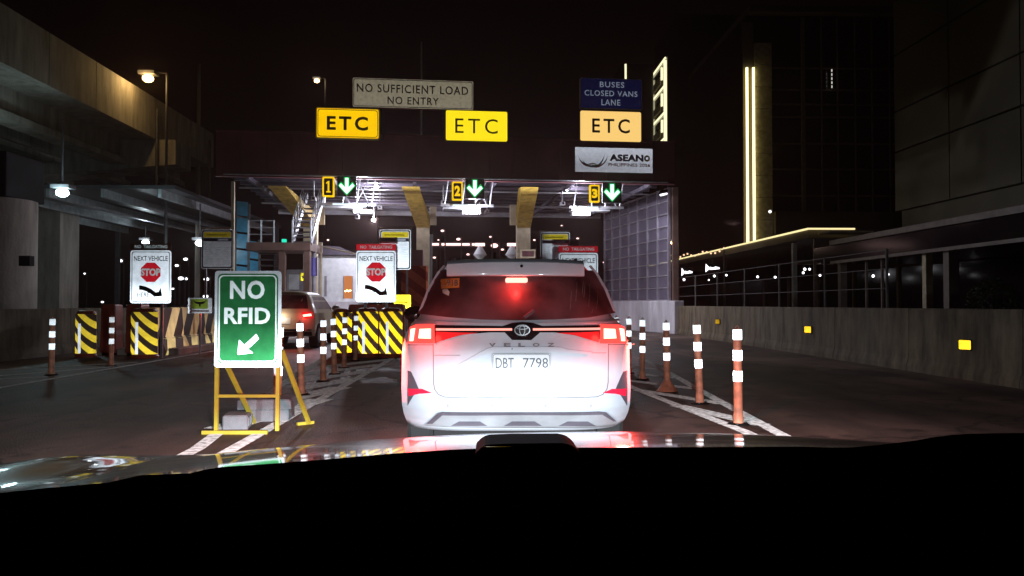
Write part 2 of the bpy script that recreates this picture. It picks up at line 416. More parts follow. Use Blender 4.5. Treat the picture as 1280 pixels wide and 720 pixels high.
# ---------------------------------------------------------------- long walls by the lanes
def long_wall(name, label, x, y0, y1, h, t, mat, face):
    """one wall of cast segments that follow the road; face = the side the lane is on"""
    th = thing(name, label, 'wall', (x, y0, 0))
    n = max(1, int((y1-y0)/3.2)); L = (y1-y0)/n
    for i in range(n):
        mb = MB()
        prof = [(0,0),(0.06*face,0.0),(0.06*face,0.10),(0.015*face,0.24),(0,h-0.02),(-0.02*face,h),(-t*face,h),(-t*face,0)]
        ya, yb = i*L+0.012, (i+1)*L-0.012
        m_ = len(prof)
        mb.add([(px_,ya,pz) for px_,pz in prof]+[(px_,yb,pz) for px_,pz in prof],
               [tuple(range(m_)), tuple(reversed(range(m_,2*m_)))] + [(j,(j+1)%m_,m_+(j+1)%m_,m_+j) for j in range(m_)])
        mb.build('segment', mat, th)
    return th
rw = long_wall('barrier_wall', 'long stained concrete wall right of the lanes with amber reflectors', 7.9, 2.0, 34.0, 1.17, 0.3, 'wallcon', -1)
long_wall('barrier_wall', 'low dark concrete wall along the far left edge of the lanes', -10.6, 4.0, 44.0, 1.14, 0.3, 'wallcon', 1)
for (px, py), lab in zip(((902,402),(1018,412),(1222,431)), ('smallest and farthest', 'middle', 'nearest and largest')):
    Y = 7.9/((px-610)/F)
    p = P(px, py, Y); s = 0.075
    t = thing('wall_reflector', f'{lab} of the three square amber reflectors on the concrete wall', 'reflector', (7.82, Y, p.z), R(-68), 'amber reflectors on the right wall')
    MB().prism(rrect(-s*1.35, s*1.35, -s, s, 0.012), -0.012, 0.0).build('lens', 'r_marker', t)
    MB().prism(rrect(-s*1.55, s*1.55, -s*1.2, s*1.2, 0.012), 0.0, 0.02).build('backing_plate', 'black', t)

# fence on the wall
t = thing('wire_fence', 'thin post and wire fence standing on the right concrete wall', 'fence', (8.1, 16.0, 1.17))
for i in range(7):
    yy = i*3.0
    MB().bar((0,yy,0),(0,yy,1.2),0.03).build('post', 'fence', t)
for zz in (0.4, 0.8, 1.18):
    MB().bar((0,0,zz),(0,18,zz),0.008, 6).build('wire', 'fence', t)

# ---------------------------------------------------------------- delineator posts
def post_proto(loc, label, group):
    t = thing('delineator_post', label, 'post', loc, 0, group)
    MB().lathe([(0.052,0.02),(0.050,0.10),(0.046,0.14),(0.042,0.99),(0.03,1.0)], 18).build('tube', 'orange', t, True)
    MB().lathe([(0.11,0),(0.115,0.008),(0.09,0.018),(0.054,0.022)],18).build('base_plate','rubber',t,True)
    for z in (0.50, 0.715, 0.93):
        MB().lathe([(0.0455,z-0.05),(0.0475,z-0.048),(0.0475,z+0.055),(0.0455,z+0.057)], 18).build('band', 'r_band', t, True)
    mb = MB()
    for k in range(8):
        a0, a1 = math.pi*k/8, math.pi*(k+1)/8
        mb.bar((0.018*math.cos(a0),0,0.995+0.03*math.sin(a0)),(0.018*math.cos(a1),0,0.995+0.03*math.sin(a1)),0.005,6)
    mb.build('top_loop', 'orange', t)
    for k in range(3):
        a = R(30+120*k); MB().lathe([(0.012,0.012),(0.012,0.028)],8,(0.085*math.cos(a),0.085*math.sin(a),0)).build('bolt','dsteel',t)
    return t
gL, gR, gF = 'orange posts on the left painted island', 'orange posts on the right painted island', 'orange posts at the far left'
left = [((346,520),'orange banded post right behind the green sign'),
        ((377,494),'orange banded post in front of the beige car tail lamp, left painted island'),
        ((404,477),'second visible orange banded post to the right of the green sign'),
        ((418,468),'middle orange banded post of the left painted island, close behind another'),
        ((430,460),'fourth orange banded post of the left painted island, before the striped barriers'),
        ((444,451),'last orange banded post of the left painted island, by the striped barriers')]
right = [((923,531),'nearest and tallest looking orange banded post on the right painted island'),
         ((875,505),'second nearest orange banded post on the right painted island'),
         ((834,490),'third orange banded post on the right painted island, with a flared base'),
         ((803,475),'orange banded post just right of the white car tail lamp'),
         ((786,467),'orange banded post half hidden by the white car right corner'),
         ((773,459),'orange banded post farthest along the right painted island behind the white car')]
farl = [((64,469),'leftmost orange banded post, before the dark wall'), ((139,458),'orange banded post between the two left striped drums')]
proto = None
for lst, grp in ((left,gL),(right,gR),(farl,gF)):
    for (px,py),lab in lst:
        p = G(px,py)
        if proto is None: proto = post_proto((p.x,p.y,0), lab, grp); o = proto
        else:
            o = copy_tree(proto); o.location = (p.x,p.y,0); o['label'] = lab; o['group'] = grp
        o.rotation_euler = (R(random.uniform(-2,2)), R(random.uniform(-1.6,1.6)), random.uniform(0,6))
        if 'flared base' in lab: MB().lathe([(0.16,0.02),(0.13,0.04),(0.06,0.15),(0.048,0.17)],18).build('flared_foot','orange',o,True)
# slim black and white posts by the far barrier
for (px,py,h),lab in (((812,411,1.0),'slim black and white banded post before the white barrier'),((844,411,1.25),'slim black and white banded post at the end of the right wall')):
    p = G(px,py); t = thing('banded_post', lab, 'post', (p.x,p.y,0), 0, 'slim black and white posts')
    MB().lathe([(0.09,0),(0.09,0.03),(0.045,0.06),(0.045,h)],12).build('tube','black',t,True)
    for z in (0.35,0.62,0.9): MB().lathe([(0.047,h*z-0.07),(0.052,h*z-0.07),(0.052,h*z+0.07),(0.047,h*z+0.07)],12).build('band','r_band',t,True)

# ---------------------------------------------------------------- green sign on an A-frame
Yg = 7.8; k = Yg/F
gx = lambda px: (px-309)*k
gz = lambda py: H-(py-380)*k
t = thing('lane_sign', 'green NO RFID sign with a white arrow on a yellow A-frame', 'sign', (P(309,540,Yg).x, Yg, 0), R(-1))
x0,x1,z0,z1 = gx(268.5),gx(350),gz(458),gz(339)
MB().prism(rrect(x0,x1,z0,z1,0.03),-0.012,0.006).build('board','r_white',t)
MB().prism(rrect(gx(272),gx(346.5),gz(453.5),gz(342.5),0.05),-0.016,-0.0125).build('face','r_green',t)
a = rrect(gx(273.6),gx(344.8),gz(451.8),gz(344.3),0.045); b = rrect(gx(275.0),gx(343.4),gz(450.4),gz(345.6),0.04)
ring(a,b,-0.019,-0.0165).build('border','whiteink',t)
text('NO', gx(287.5),gx(330),gz(374),gz(351),-0.0165,'whiteink',t,0.03,1.1,split=True)
text('RFID', gx(280.5),gx(337),gz(404.5),gz(384.5),-0.0165,'whiteink',t,0.03,1.05,split=True)
# arrow to the lower left
ar = [(323.5,423),(320,417),(305.5,430.5),(299,424),(297,442.5),(316.5,440.5),(310,435.5)]
MB().prism([(gx(x),gz(y)) for x,y in reversed(ar)],-0.019,-0.0165).build('arrow','whiteink',t)
def leg(a,b,r=0.017): MB().beam(a,b,r*2,r*2).build('leg','ypaint',t)
leg((gx(271),0.0,0.03),(gx(271),0.02,gz(345))); leg((gx(346),0.0,0.03),(gx(347),0.02,gz(345)))
leg((gx(293),0.62,0.02),(gx(279),0.03,gz(450))); leg((gx(368),0.55,0.02),(gx(350),0.03,gz(438)))
MB().beam((gx(272),-0.004,gz(493.5)),(gx(346),-0.004,gz(493.5)),0.028,0.028).build('crossbar','ypaint',t)
MB().beam((gx(255),-0.03,0.02),(gx(335),-0.03,0.02),0.035,0.035).build('foot_bar','ypaint',t)
MB().beam((gx(354),0.5,0.02),(gx(372),0.62,0.02),0.03,0.03).build('foot_bar','ypaint',t)
# concrete blocks
p = G(294,538)
t = thing('concrete_block','smaller grey concrete block with ribbed end between the yellow legs','block',(p.x,p.y+0.02,0),R(9))
MB().cbox(-0.13,0.11,0,0.34,0.0,0.145,0.012).build('block','block',t)
for i in range(3): MB().box(0.11,0.122,0.05+i*0.1,0.095+i*0.1,0.03,0.115).build('rib','block',t)
p = G(328,527)
t = thing('concrete_block','larger grey concrete block with overhanging top behind the green sign','block',(p.x,p.y,0),R(4))
MB().cbox(-0.19,0.27,0.0,0.40,0,0.13,0.012).build('block','block',t)
MB().cbox(-0.26,0.30,-0.03,0.44,0.131,0.235,0.012).build('top_slab','block',t)

# ---------------------------------------------------------------- island noses: striped drums, barriers, STOP signs
M['stripe_y'] = retro('yellow black hazard sheeting',(0.72,0.44,0.01),0.2,0.36,((0.02,0.012,0.008),3.9,2.9,0.1))
M['stripe_y2'] = retro('yellow black drum sheeting',(0.66,0.44,0.03),0.2,0.26,((0.02,0.012,0.008),3.0,3.0,0.3))
def yz_stripes(name, c1, c2, ky, kz, ph=0.0):
    m,n,l = _nt(name); b = n['Principled BSDF']; b.inputs['Roughness'].default_value = 0.7
    tc = n.new('ShaderNodeTexCoord'); sp = n.new('ShaderNodeSeparateXYZ'); l.new(tc.outputs['Object'], sp.inputs[0])
    a = n.new('ShaderNodeMath'); a.operation='MULTIPLY'; a.inputs[1].default_value=ky; l.new(sp.outputs['Y'],a.inputs[0])
    c = n.new('ShaderNodeMath'); c.operation='MULTIPLY_ADD'; c.inputs[1].default_value=kz; l.new(sp.outputs['Z'],c.inputs[0]); l.new(a.outputs[0],c.inputs[2])
    f = n.new('ShaderNodeMath'); f.operation='FRACT'; l.new(c.outputs[0],f.inputs[0])
    g = n.new('ShaderNodeMath'); g.operation='GREATER_THAN'; g.inputs[1].default_value=0.5; l.new(f.outputs[0],g.inputs[0])
    nz = n.new('ShaderNodeTexNoise'); nz.inputs['Scale'].default_value = 4; nz.inputs['Detail'].default_value = 6
    l.new(tc.outputs['Object'], nz.inputs['Vector'])
    mx = n.new('ShaderNodeMix'); mx.data_type='RGBA'; mx.inputs['A'].default_value=(*c1,1); mx.inputs['B'].default_value=(*c2,1)
    l.new(g.outputs[0],mx.inputs['Factor'])
    m2 = n.new('ShaderNodeMix'); m2.data_type='RGBA'; m2.blend_type='MULTIPLY'; m2.inputs['Factor'].default_value=0.7
    l.new(mx.outputs['Result'],m2.inputs['A']); l.new(nz.outputs['Fac'],m2.inputs['B']); l.new(m2.outputs['Result'],b.inputs['Base Color'])
    g2 = n.new('ShaderNodeBsdfGlossy'); g2.inputs['Roughness'].default_value = 0.2; geo = n.new('ShaderNodeNewGeometry'); l.new(geo.outputs['Incoming'], g2.inputs['Normal'])
    l.new(m2.outputs['Result'], g2.inputs['Color']); ms = n.new('ShaderNodeMixShader'); ms.inputs[0].default_value = 0.16
    l.new(b.outputs[0], ms.inputs[1]); l.new(g2.outputs[0], ms.inputs[2]); l.new(ms.outputs[0], n['Material Output'].inputs['Surface'])
    return m
M['stripe_b'] = yz_stripes('tan black barrier paint',(1.0,0.66,0.28),(0.03,0.015,0.01),1.05,-0.8)
M['stripe_bl'] = yz_stripes('tan black barrier foot paint',(1.0,0.70,0.26),(0.03,0.015,0.01),1.05,-0.9)
def drum(loc, wd, h, label, group, bar=True, body='redplastic', rz=0, smat='stripe_y2'):
    t = thing('hazard_drum', label, 'crash barrier', loc, rz, group)
    r = wd/2
    MB().lathe([(r*1.04,0),(r*1.08,0.04),(r*1.0,0.07),(r*0.97,h*0.93),(r*0.85,h*0.98),(r*0.6,h)],20).build('body',body,t,True)
    # curved striped sheet on the front half
    mb = MB(); n = 14
    vs = []
    for zz in (0.09, h*0.92):
        for i in range(n+1):
            a = R(180+180*i/n); vs.append((r*1.03*math.cos(a), r*1.03*math.sin(a), zz))
    mb.add(vs, [(i,i+1,n+2+i,n+1+i) for i in range(n)])
    mb.build('striped_sheet', smat, t, True)
    if bar:
        MB().box(-0.03-r*0.2,0.03-r*0.2,-r*1.07,-r*0.95,0.10,h*0.72).build('reflector_bar','r_band',t)
    return t
gd = 'striped drums at the island noses'
for px,py,wpx,hpx,lab,bar in ((101,447,24,58,'narrow yellow and black striped drum, leftmost before the dark wall',True),
                              (175,448,31,62,'yellow and black striped drum left of the striped concrete barriers',True)):
    p = G(px,py); k = p.y/F
    drum((p.x,p.y+0.25,0), wpx*k, hpx*k, lab, gd, bar, smat='stripe_y2' if px < 300 else 'stripe_y')
for px,py,wpx,hpx,lab,bar in ((425,446,24,60,'yellow and black striped drum half hidden behind the orange posts',False),
                              (457,447,26,62,'yellow and black striped drum under the middle STOP sign',True),
                              (487,447,28,62,'yellow and black striped drum right of the middle STOP sign post',True),
                              (722,447,26,60,'yellow and black striped drum hidden mostly behind the white car',False)):
    p = G(px,py); k = p.y/F
    drum((p.x,p.y+0.25,0), wpx*k, hpx*k, lab, gd, bar, smat='stripe_y2' if px < 300 else 'stripe_y')
# red plastic barrier bodies behind the drums
for px0,px1,Yb,lab in ((430,506,19.3,'red plastic barrier behind the middle striped drums'),(150,172,19.4,'red plastic barrier behind the left striped drum'),(118,138,19.6,'red brown plastic barrier between the left drums')):
    a_, b_ = P(px0,440,Yb), P(px1,440,Yb)
    t = thing('plastic_barrier', lab, 'barrier', ((a_.x+b_.x)/2, Yb+0.25, 0), 0, 'red plastic barriers on the islands')
    hw = (b_.x-a_.x)/2
    MB().prism([(-hw,0.05),(hw,0.05),(hw,0.5),(hw*0.94,0.6),(hw*0.94,1.1),(hw*0.9,1.24),(-hw*0.9,1.24),(-hw*0.94,1.1),(-hw*0.94,0.6),(-hw,0.5)],0,0.45).build('body','redplastic',t,bevel=0.03)
    for s in (-0.6,0.6): MB().box(hw*s-0.05,hw*s+0.05,0.05,0.4,0,0.05).build('foot','black',t)
p = G(796,412); t = thing('plastic_barrier','small red plastic barrier before the white concrete, right of the white car','barrier',(p.x,p.y,0))
MB().prism([(-0.22,0.03),(0.22,0.03),(0.2,1.05),(-0.2,1.05)],0,0.4).build('body','redplastic',t,bevel=0.04)
MB().box(-0.3,0.3,-0.05,0.45,0,0.03).build('foot','black',t)

# striped concrete barrier row along the left island
names = ['nearest of the striped concrete barriers behind the left drum','second of the striped concrete barriers left of the green sign','third of the striped concrete barriers left of the green sign','farthest of the striped concrete barriers, beside the green sign']
for i in range(4):
    t = thing('striped_barrier', names[i], 'barrier', (-8.0+0.04*i, 19.75+i*1.5, 0), R(-2), 'striped concrete barriers on the left island')
    y1 = 1.46
    for nm, mt, pr in (('upper_part','stripe_b',[(0.06,0.40),(0.0,0.44),(-0.06,1.14),(-0.10,1.16),(-0.24,1.16),(-0.34,0.42)]),
                       ('foot','stripe_bl',[(0.16,0.0),(0.16,0.12),(0.05,0.385),(-0.36,0.385),(-0.46,0.12),(-0.46,0.0)])):
        mb = MB(); q = len(pr)
        mb.add([(a,0,b) for a,b in pr]+[(a,y1,b) for a,b in pr],[tuple(range(q)),tuple(reversed(range(q,2*q)))]+[(j,(j+1)%q,q+(j+1)%q,q+j) for j in range(q)])
        mb.build(nm, mt, t)

def stop_sign(pxc, pyt, pyb, Y, label, hdr='r_red'):
    k = Y/F; c = P(pxc,(pyt+pyb)/2,Y)
    t = thing('stop_sign', label, 'sign', (c.x, Y, 0), 0, 'NEXT VEHICLE STOP HERE signs')
    zt, zb = P(pxc,pyt,Y).z, P(pxc,pyb,Y).z; hh = zt-zb; W = 0.935
    MB().prism(rrect(-W/2,W/2,zb,zt,0.06),-0.01,0.01).build('board','r_white',t)
    ring(rrect(-W/2+0.03,W/2-0.03,zb+0.03,zt-0.03,0.05),rrect(-W/2+0.045,W/2-0.045,zb+0.045,zt-0.045,0.045),-0.014,-0.0105).build('border','greyink',t)
    MB().prism(rrect(-W/2,W/2,zt+0.015,zt+0.16,0.01),-0.01,0.01).build('header',hdr,t)
    text('NO  TAILGATING',-0.37,0.38,zt+0.05,zt+0.125,-0.0105,'whiteink',t,0.02)
    text('NEXT VEHICLE',-0.385,0.39,zb+hh*0.80,zb+hh*0.895,-0.0105,'greyink',t,0.01)
    zc = zb+hh*0.585; r = 0.245
    MB().prism([(r*math.cos(R(22.5+45*i)),zc+r*math.sin(R(22.5+45*i))) for i in range(8)],-0.014,-0.0105).build('octagon','r_red',t)
    text('STOP',-0.225,0.225,zc-0.085,zc+0.09,-0.0145,'whiteink',t,0.045,split=True)
    # curved arrow
    up, lo = [], []
    for i in range(9):
        s = i/8; x = -0.26+0.38*s; zc2 = zb+hh*0.335-0.13*hh*s*s
        up.append((x, zc2)); lo.append((x-0.02*s, zc2-0.10-0.01*s))
    ah = [(0.10,zb+hh*0.125),(0.27,zb+hh*0.135),(0.235,zb+hh*0.29),(0.185,zb+hh*0.215)]
    pts = lo + ah + list(reversed(up))
    MB().prism(pts,-0.014,-0.0105).build('arrow','blackink',t)
    text('HERE',-0.305,-0.02,zb+hh*0.115,zb+hh*0.20,-0.0105,'greyink',t,0.0)
    for s in (-0.25,0.25): MB().box(s-0.03,s+0.03,0.012,0.05,0,zt).build('post','steel',t)
    return t
M['hdrdim'] = pm('faded red header', (0.20,0.05,0.03), 0.7)
stop_sign(188.5,313,379,18.9,'STOP HERE sign at the far left, above the striped drum','hdrdim')
stop_sign(470,313.5,377.5,19.0,'STOP HERE sign over the middle striped drums, left of the white car')
stop_sign(723,316,380,19.0,'STOP HERE sign mostly hidden behind the roof of the white car')

def rate_board(px0,px1,pyt,pyb,Y,label):
    a,b = P(px0,pyt,Y), P(px1,pyb,Y); W = b.x-a.x
    t = thing('rate_board', label, 'sign', ((a.x+b.x)/2, Y, 0), 0, 'toll rate boards')
    zt,zb = a.z,b.z; hw = W/2; hh = zt-zb
    MB().prism(rrect(-hw,hw,zb,zt,0.06),-0.01,0.012).build('board','r_board',t)
    ring(rrect(-hw+0.02,hw-0.02,zb+0.02,zt-0.02,0.05),rrect(-hw+0.055,hw-0.055,zb+0.055,zt-0.055,0.04),-0.014,-0.0105).build('border','blackink',t)
    MB().box(-hw+0.07,hw-0.07,-0.014,-0.0105,zb+hh*0.80,zt-0.07).build('header','r_yel',t)
    MB().box(-hw+0.15,hw-0.2,-0.016,-0.0145,zb+hh*0.855,zb+hh*0.875).build('print_line','brownink',t)
    MB().box(-hw+0.06,hw-0.06,-0.014,-0.0105,zb+hh*0.70,zb+hh*0.785).build('strip','navy',t)
    MB().box(0.02,hw-0.15,-0.016,-0.0145,zb+hh*0.72,zb+hh*0.765).build('print_line','dimwhite',t)
    for i in range(9):
        zz = zb+hh*(0.14+0.058*i)
        for c0,c1 in ((-hw+0.1,-0.12),(-0.05,0.12),(0.19,hw-0.1)):
            MB().box(c0,c1-random.uniform(0,0.05),-0.013,-0.0105,zz,zz+0.012).build('print_line','dimgrey',t)
    for s in (-hw*0.75,hw*0.75): MB().box(s-0.03,s+0.03,0.013,0.06,0,zt+0.02).build('post','steel',t)
    MB().box(-hw-0.02,hw+0.02,-0.012,0.05,zt+0.021,zt+0.06).build('top_rail','beige',t)
    return t
M['dimgrey'] = retro('pale grey print',(0.55,0.57,0.62),0.115,1.0)
rate_board(252,291.5,287,336,23.9,'yellow headed toll rate board above the green sign, on the left island')
rate_board(474.5,513.5,287,337,24.2,'yellow headed toll rate board right behind the middle STOP sign')
rate_board(675.5,712.5,290,338,24.4,'yellow headed toll rate board over the roof of the white car')

# small pictogram sign
p = P(250,382,20.0)
t = thing('notice_board','small white notice with a green picture beside the green sign','sign',(p.x,20.0,0),R(4))
k=0.02
MB().prism(rrect(-0.285,0.285,p.z-0.19,p.z+0.19,0.02),-0.01,0.01).build('board','r_white',t)
MB().box(-0.21,0.19,-0.014,-0.0105,p.z-0.08,p.z+0.165).build('picture','grnyel',t)
pts = [(-0.2,0.13),(-0.1,0.02),(-0.02,0.0),(-0.02,-0.05),(0.02,-0.05),(0.02,0.0),(0.1,0.02),(0.18,0.13),(0.1,0.07),(0,0.06),(-0.1,0.07)]
MB().prism([(x,p.z+0.03+z) for x,z in pts],-0.018,-0.0145).build('motif','blackink',t)
MB().box(-0.22,0.22,-0.013,-0.0105,p.z-0.15,p.z-0.115).build('print_line','redink',t)
MB().box(-0.02,0.02,0.011,0.05,0,p.z+0.1).build('post','steel',t)
p = P(503,377,20.2)
t = thing('notice_board','small cream and yellow notice low behind the middle striped drums','sign',(p.x,20.2,0))
MB().prism(rrect(-0.21,0.21,p.z-0.17,p.z+0.17,0.03),-0.01,0.01).build('board','r_yel',t)
MB().box(-0.15,0.15,-0.014,-0.0105,p.z-0.03,p.z+0.0).build('print_line','brownink',t)
MB().box(-0.02,0.02,0.011,0.05,0,p.z+0.1).build('post','steel',t)

# ---------------------------------------------------------------- toll gantry and canopy (turned a little from the road)
TH = math.atan(0.09); Y0 = 30.0
gan = thing('toll_gantry','wide dark maroon gantry and canopy over the three toll lanes','toll gantry',(0,Y0,0),TH)
def L(px, py, dy=0.0):
    """gantry-local x, z of a photo pixel on the gantry plane moved back by dy"""
    s, c = math.sin(TH), math.cos(TH)
    d = RM @ Vector(((px-640)/F,(360-py)/F,-1))
    # plane: -(X)*s + (Y-Y0)*c = dy
    tt = (dy + Y0*c)/(-d.x*s + d.y*c)
    X, Y, Z = d.x*tt, d.y*tt, H+d.z*tt
    return (X*c + (Y-Y0)*s, Z)
xa, xb = L(270,200)[0], L(843,200)[0]
n = 19; zt, zb = 7.47, 5.92
for i in range(n):
    a = xa+(xb-xa)*i/n+0.008; b = xa+(xb-xa)*(i+1)/n-0.008
    MB().box(a,b,-0.04+0.006*(i%2),0.04,zb,zt).build('panel','maroon',gan)
MB().box(xa,xb,0.06,0.4,zb+0.06,zt-0.05).build('box_girder','dsteel',gan)
MB().box(xa,xb,-0.10,0.06,zt+0.002,zt+0.06).build('top_trim','maroon',gan)
MB().box(xa,xb,-0.08,0.05,zb-0.07,zb-0.003).build('bottom_trim','maroon',gan)
# canopy
MB().box(xa+0.2,xb-0.1,0.42,12.0,6.22,6.42).build('soffit','ceil',gan)
for i in range(11):
    yy = 0.9+i*1.05
    MB().box(xa+0.2,xb-0.1,yy,yy+0.12,6.02,6.215).build('purlin','ceild',gan)
for i in range(6):
    xx = xa+1.0+(xb-xa-1.8)*i/5
    MB().box(xx-0.06,xx+0.06,0.45,11.9,5.86,6.016).build('beam','ceild',gan)
MB().box(xa+0.2,xb-0.1,12.0,12.25,5.85,6.45).build('rear_fascia','grey',gan)
# leaning ochre columns
gi = lambda X,Y: (X*math.cos(TH)+(Y-Y0)*math.sin(TH), -X*math.sin(TH)+(Y-Y0)*math.cos(TH))
for X in (-8.15,-3.0,1.63):
    x,yb_ = gi(X,37.0); x2,yt_ = gi(X,31.0)
    col = MB()
    col.add([(x-0.30,yb_-0.25,0.16),(x+0.30,yb_-0.25,0.16),(x+0.30,yb_+0.35,0.16),(x-0.30,yb_+0.35,0.16),
             (x-0.30,yb_-0.25,4.75),(x+0.30,yb_-0.25,4.75),(x+0.30,yb_+0.35,5.4),(x-0.30,yb_+0.35,5.4)],
            [(0,3,2,1),(4,5,6,7),(0,1,5,4),(1,2,6,5),(2,3,7,6),(3,0,4,7)])
    col.build('column','beige',gan)
    st = MB()
    st.add([(x-0.31,yb_-0.24,4.752),(x+0.31,yb_-0.24,4.752),(x+0.31,yb_+0.36,5.402),(x-0.31,yb_+0.36,5.402),
            (x2-0.34,yt_,5.8),(x2+0.34,yt_,5.8),(x2+0.34,yt_+0.9,5.855),(x2-0.34,yt_+0.9,5.855)],
           [(0,3,2,1),(4,5,6,7),(0,1,5,4),(1,2,6,5),(2,3,7,6),(3,0,4,7)])
    st.build('strut','ycol',gan)
    MB().box(x+0.31,x+0.62,yb_-0.1,yb_+0.1,4.9,5.84).build('bracket','beige',gan) if X < 0 else MB().box(x-0.62,x-0.31,yb_-0.1,yb_+0.1,4.9,5.84).build('bracket','beige',gan)
MB().bar((L(527,86,0.3)[0],0.5,7.5),(L(527,86,0.3)[0],0.5,11.2),0.03).build('antenna_mast','steel',gan)

MB().bar((xa+0.3,-0.14,5.93),(xb-0.3,-0.14,5.93),0.025,8).build('conduit','steel',gan)
for i in range(14):
    xx=xa+0.8+i*(xb-xa-1.4)/13; MB().box(xx-0.03,xx+0.03,-0.16,-0.045,5.96,5.99).build('clamp','dsteel',gan)
MB().bar((xa+0.3,2.4,5.80),(xb-0.3,2.4,5.80),0.03,8).build('pipe','grey',gan)
MB().bar((xa+0.3,7.0,5.78),(xb-0.3,7.0,5.78),0.04,8).build('pipe','grey',gan)
for i,(xx,yy) in enumerate(((-6.6,1.6),(-4.2,4.2),(-1.6,2.2),(0.4,5.0),(3.2,2.0),(5.0,4.6),(2.6,7.4),(-5.4,8.0))):
    c_=thing('canopy_camera','small grey camera on a drop pole under the canopy','camera',(xx*math.cos(TH)-yy*math.sin(TH),Y0+xx*math.sin(TH)+yy*math.cos(TH),5.3),TH,'cameras under the canopy')
    MB().cbox(-0.09,0.09,-0.22,0.14,-0.07,0.07,0.015).build('housing','grey',c_); MB().bar((0,0,0.07),(0,0,0.70),0.025,8).build('drop_pole','steel',c_)
    MB().bar((0,-0.24,0),(0,-0.221,0),0.045,12).build('lens','black',c_)
# signs on the gantry
def gboard(name,label,px0,px1,py0,py1,face,dy=-0.35,th=0.14,rim='beige',rimw=1.5,r=0.06,group=None,cat='sign'):
    c = L((px0+px1)/2,(py0+py1)/2,dy)
    x0,zt = L(px0,py0,dy); x1,_ = L(px1,py0,dy); _,zb = L((px0+px1)/2,py1,dy); _,zt = L((px0+px1)/2,py0,dy)
    s,cc = math.sin(TH),math.cos(TH); xm = (x0+x1)/2
    wx, wy = xm*cc - dy*s, Y0 + xm*s + dy*cc
    t = thing(name,label,cat,(wx,wy,zb),TH,group)
    hw, hh = (x1-x0)/2, zt-zb
    kk = rimw*0.03
    MB().prism(rrect(-hw,hw,0,hh,r),0.0,th).build('box',rim,t)
    MB().prism(rrect(-hw+kk,hw-kk,kk,hh-kk,r),-0.012,-0.001).build('face',face,t)
    for sx in (-hw*0.6,hw*0.6): MB().box(sx-0.03,sx+0.03,th+0.002,abs(dy)-0.045 if dy < -0.2 else th+0.1,hh*0.1,hh*0.3).build('bracket','dsteel',t)
    X = lambda px: (px-(px0+px1)/2)/(px1-px0)*2*hw
    Z = lambda py: (py1-py)/(py1-py0)*hh
    return t, X, Z, hw, hh
t,X,Z,hw,hh = gboard('lane_board','beige NO SUFFICIENT LOAD NO ENTRY sign above the gantry, black letters',440.5,592,99,136,'r_beige',rimw=0.6,rim='maroon')
ring(rrect(-hw+0.04,hw-0.04,0.04,hh-0.04,0.07),rrect(-hw+0.065,hw-0.065,0.065,hh-0.065,0.06),-0.016,-0.013).build('border','blackink',t)
text('NO SUFFICIENT LOAD',X(446),X(585),Z(117),Z(106.5),-0.013,'blackink',t,0.012,1.15)
text('NO ENTRY',X(484),X(548),Z(131),Z(121.5),-0.013,'blackink',t,0.012,1.15)
for sx in (-hw*0.5,hw*0.5): MB().box(sx-0.04,sx+0.04,0.145,0.2,-1.15,hh*0.9).build('post','dsteel',t)
t,X,Z,hw,hh = gboard('etc_sign','amber lit ETC sign on the left with a cream rim, over lane one',394.5,475,134.5,174,'e_etc1',rimw=1.6)
ring(rrect(-hw+0.075,hw-0.075,0.075,hh-0.075,0.1),rrect(-hw+0.1,hw-0.1,0.1,hh-0.1,0.09),-0.016,-0.013).build('border','brownink',t)
text('ETC',X(408.5),X(460),Z(163),Z(145.5),-0.013,'brownink',t,0.03,1.35,split=True)
t,X,Z,hw,hh = gboard('etc_sign','bright yellow lit ETC sign in the middle, over lane two',556.5,635,138,177,'e_etc2',rimw=0.9,rim='dsteel')
text('ETC',X(569),X(622),Z(167),Z(148.5),-0.013,'brownink',t,0.0,1.35,split=True)
t,X,Z,hw,hh = gboard('etc_sign','pale cream lit ETC sign under the blue BUSES sign, over lane three',724.5,802,138.5,177.5,'e_etc3',rimw=0.9,rim='bsteel')
text('ETC',X(740),X(787),Z(166.5),Z(148.5),-0.013,'brownink',t,0.015,1.35,split=True)
t,X,Z,hw,hh = gboard('bus_lane_sign','dark blue BUSES CLOSED VANS LANE sign with a pale rim, top right of the gantry',725,802.5,98,136.5,'r_blue',rimw=1.0)
text('BUSES',X(749.5),X(780),Z(109.5),Z(102.5),-0.013,'dimwhite',t,0.01,1.15)
text('CLOSED VANS',X(730.5),X(796.5),Z(120.5),Z(113.5),-0.013,'dimwhite',t,0.01,1.15)
text('LANE',X(751.5),X(775),Z(132),Z(124.5),-0.013,'dimwhite',t,0.01,1.15)
for sx in (-hw*0.6,hw*0.6): MB().box(sx-0.03,sx+0.03,0.145,0.2,-1.2,hh*0.5).build('post','dsteel',t)
M['banner'] = retro('white banner vinyl',(0.85,0.82,0.88),0.125,0.9)
t,X,Z,hw,hh = gboard('event_banner','white ASEAN PHILIPPINES 2026 banner with a ribbon emblem on the gantry',718.5,816,184.5,216,'banner',dy=-0.2,th=0.04,rim='grey',rimw=0.5,r=0.01)
text('ASEAN',X(761.5),X(804),Z(201.5),Z(192.8),-0.0125,'navy',t,0.05,1.05)
text('PHILIPPINES 2026',X(760),X(812.5),Z(208),Z(203.8),-0.0125,'redink',t,0.02,1.05)
a=[(X(808.5)+0.12*math.cos(R(20*i)),Z(197.3)+0.12*math.sin(R(20*i))) for i in range(18)]
b=[(X(808.5)+0.055*math.cos(R(20*i)),Z(197.3)+0.055*math.sin(R(20*i))) for i in range(18)]
ring(a,b,-0.016,-0.0125).build('emblem_ring','goldink',t)
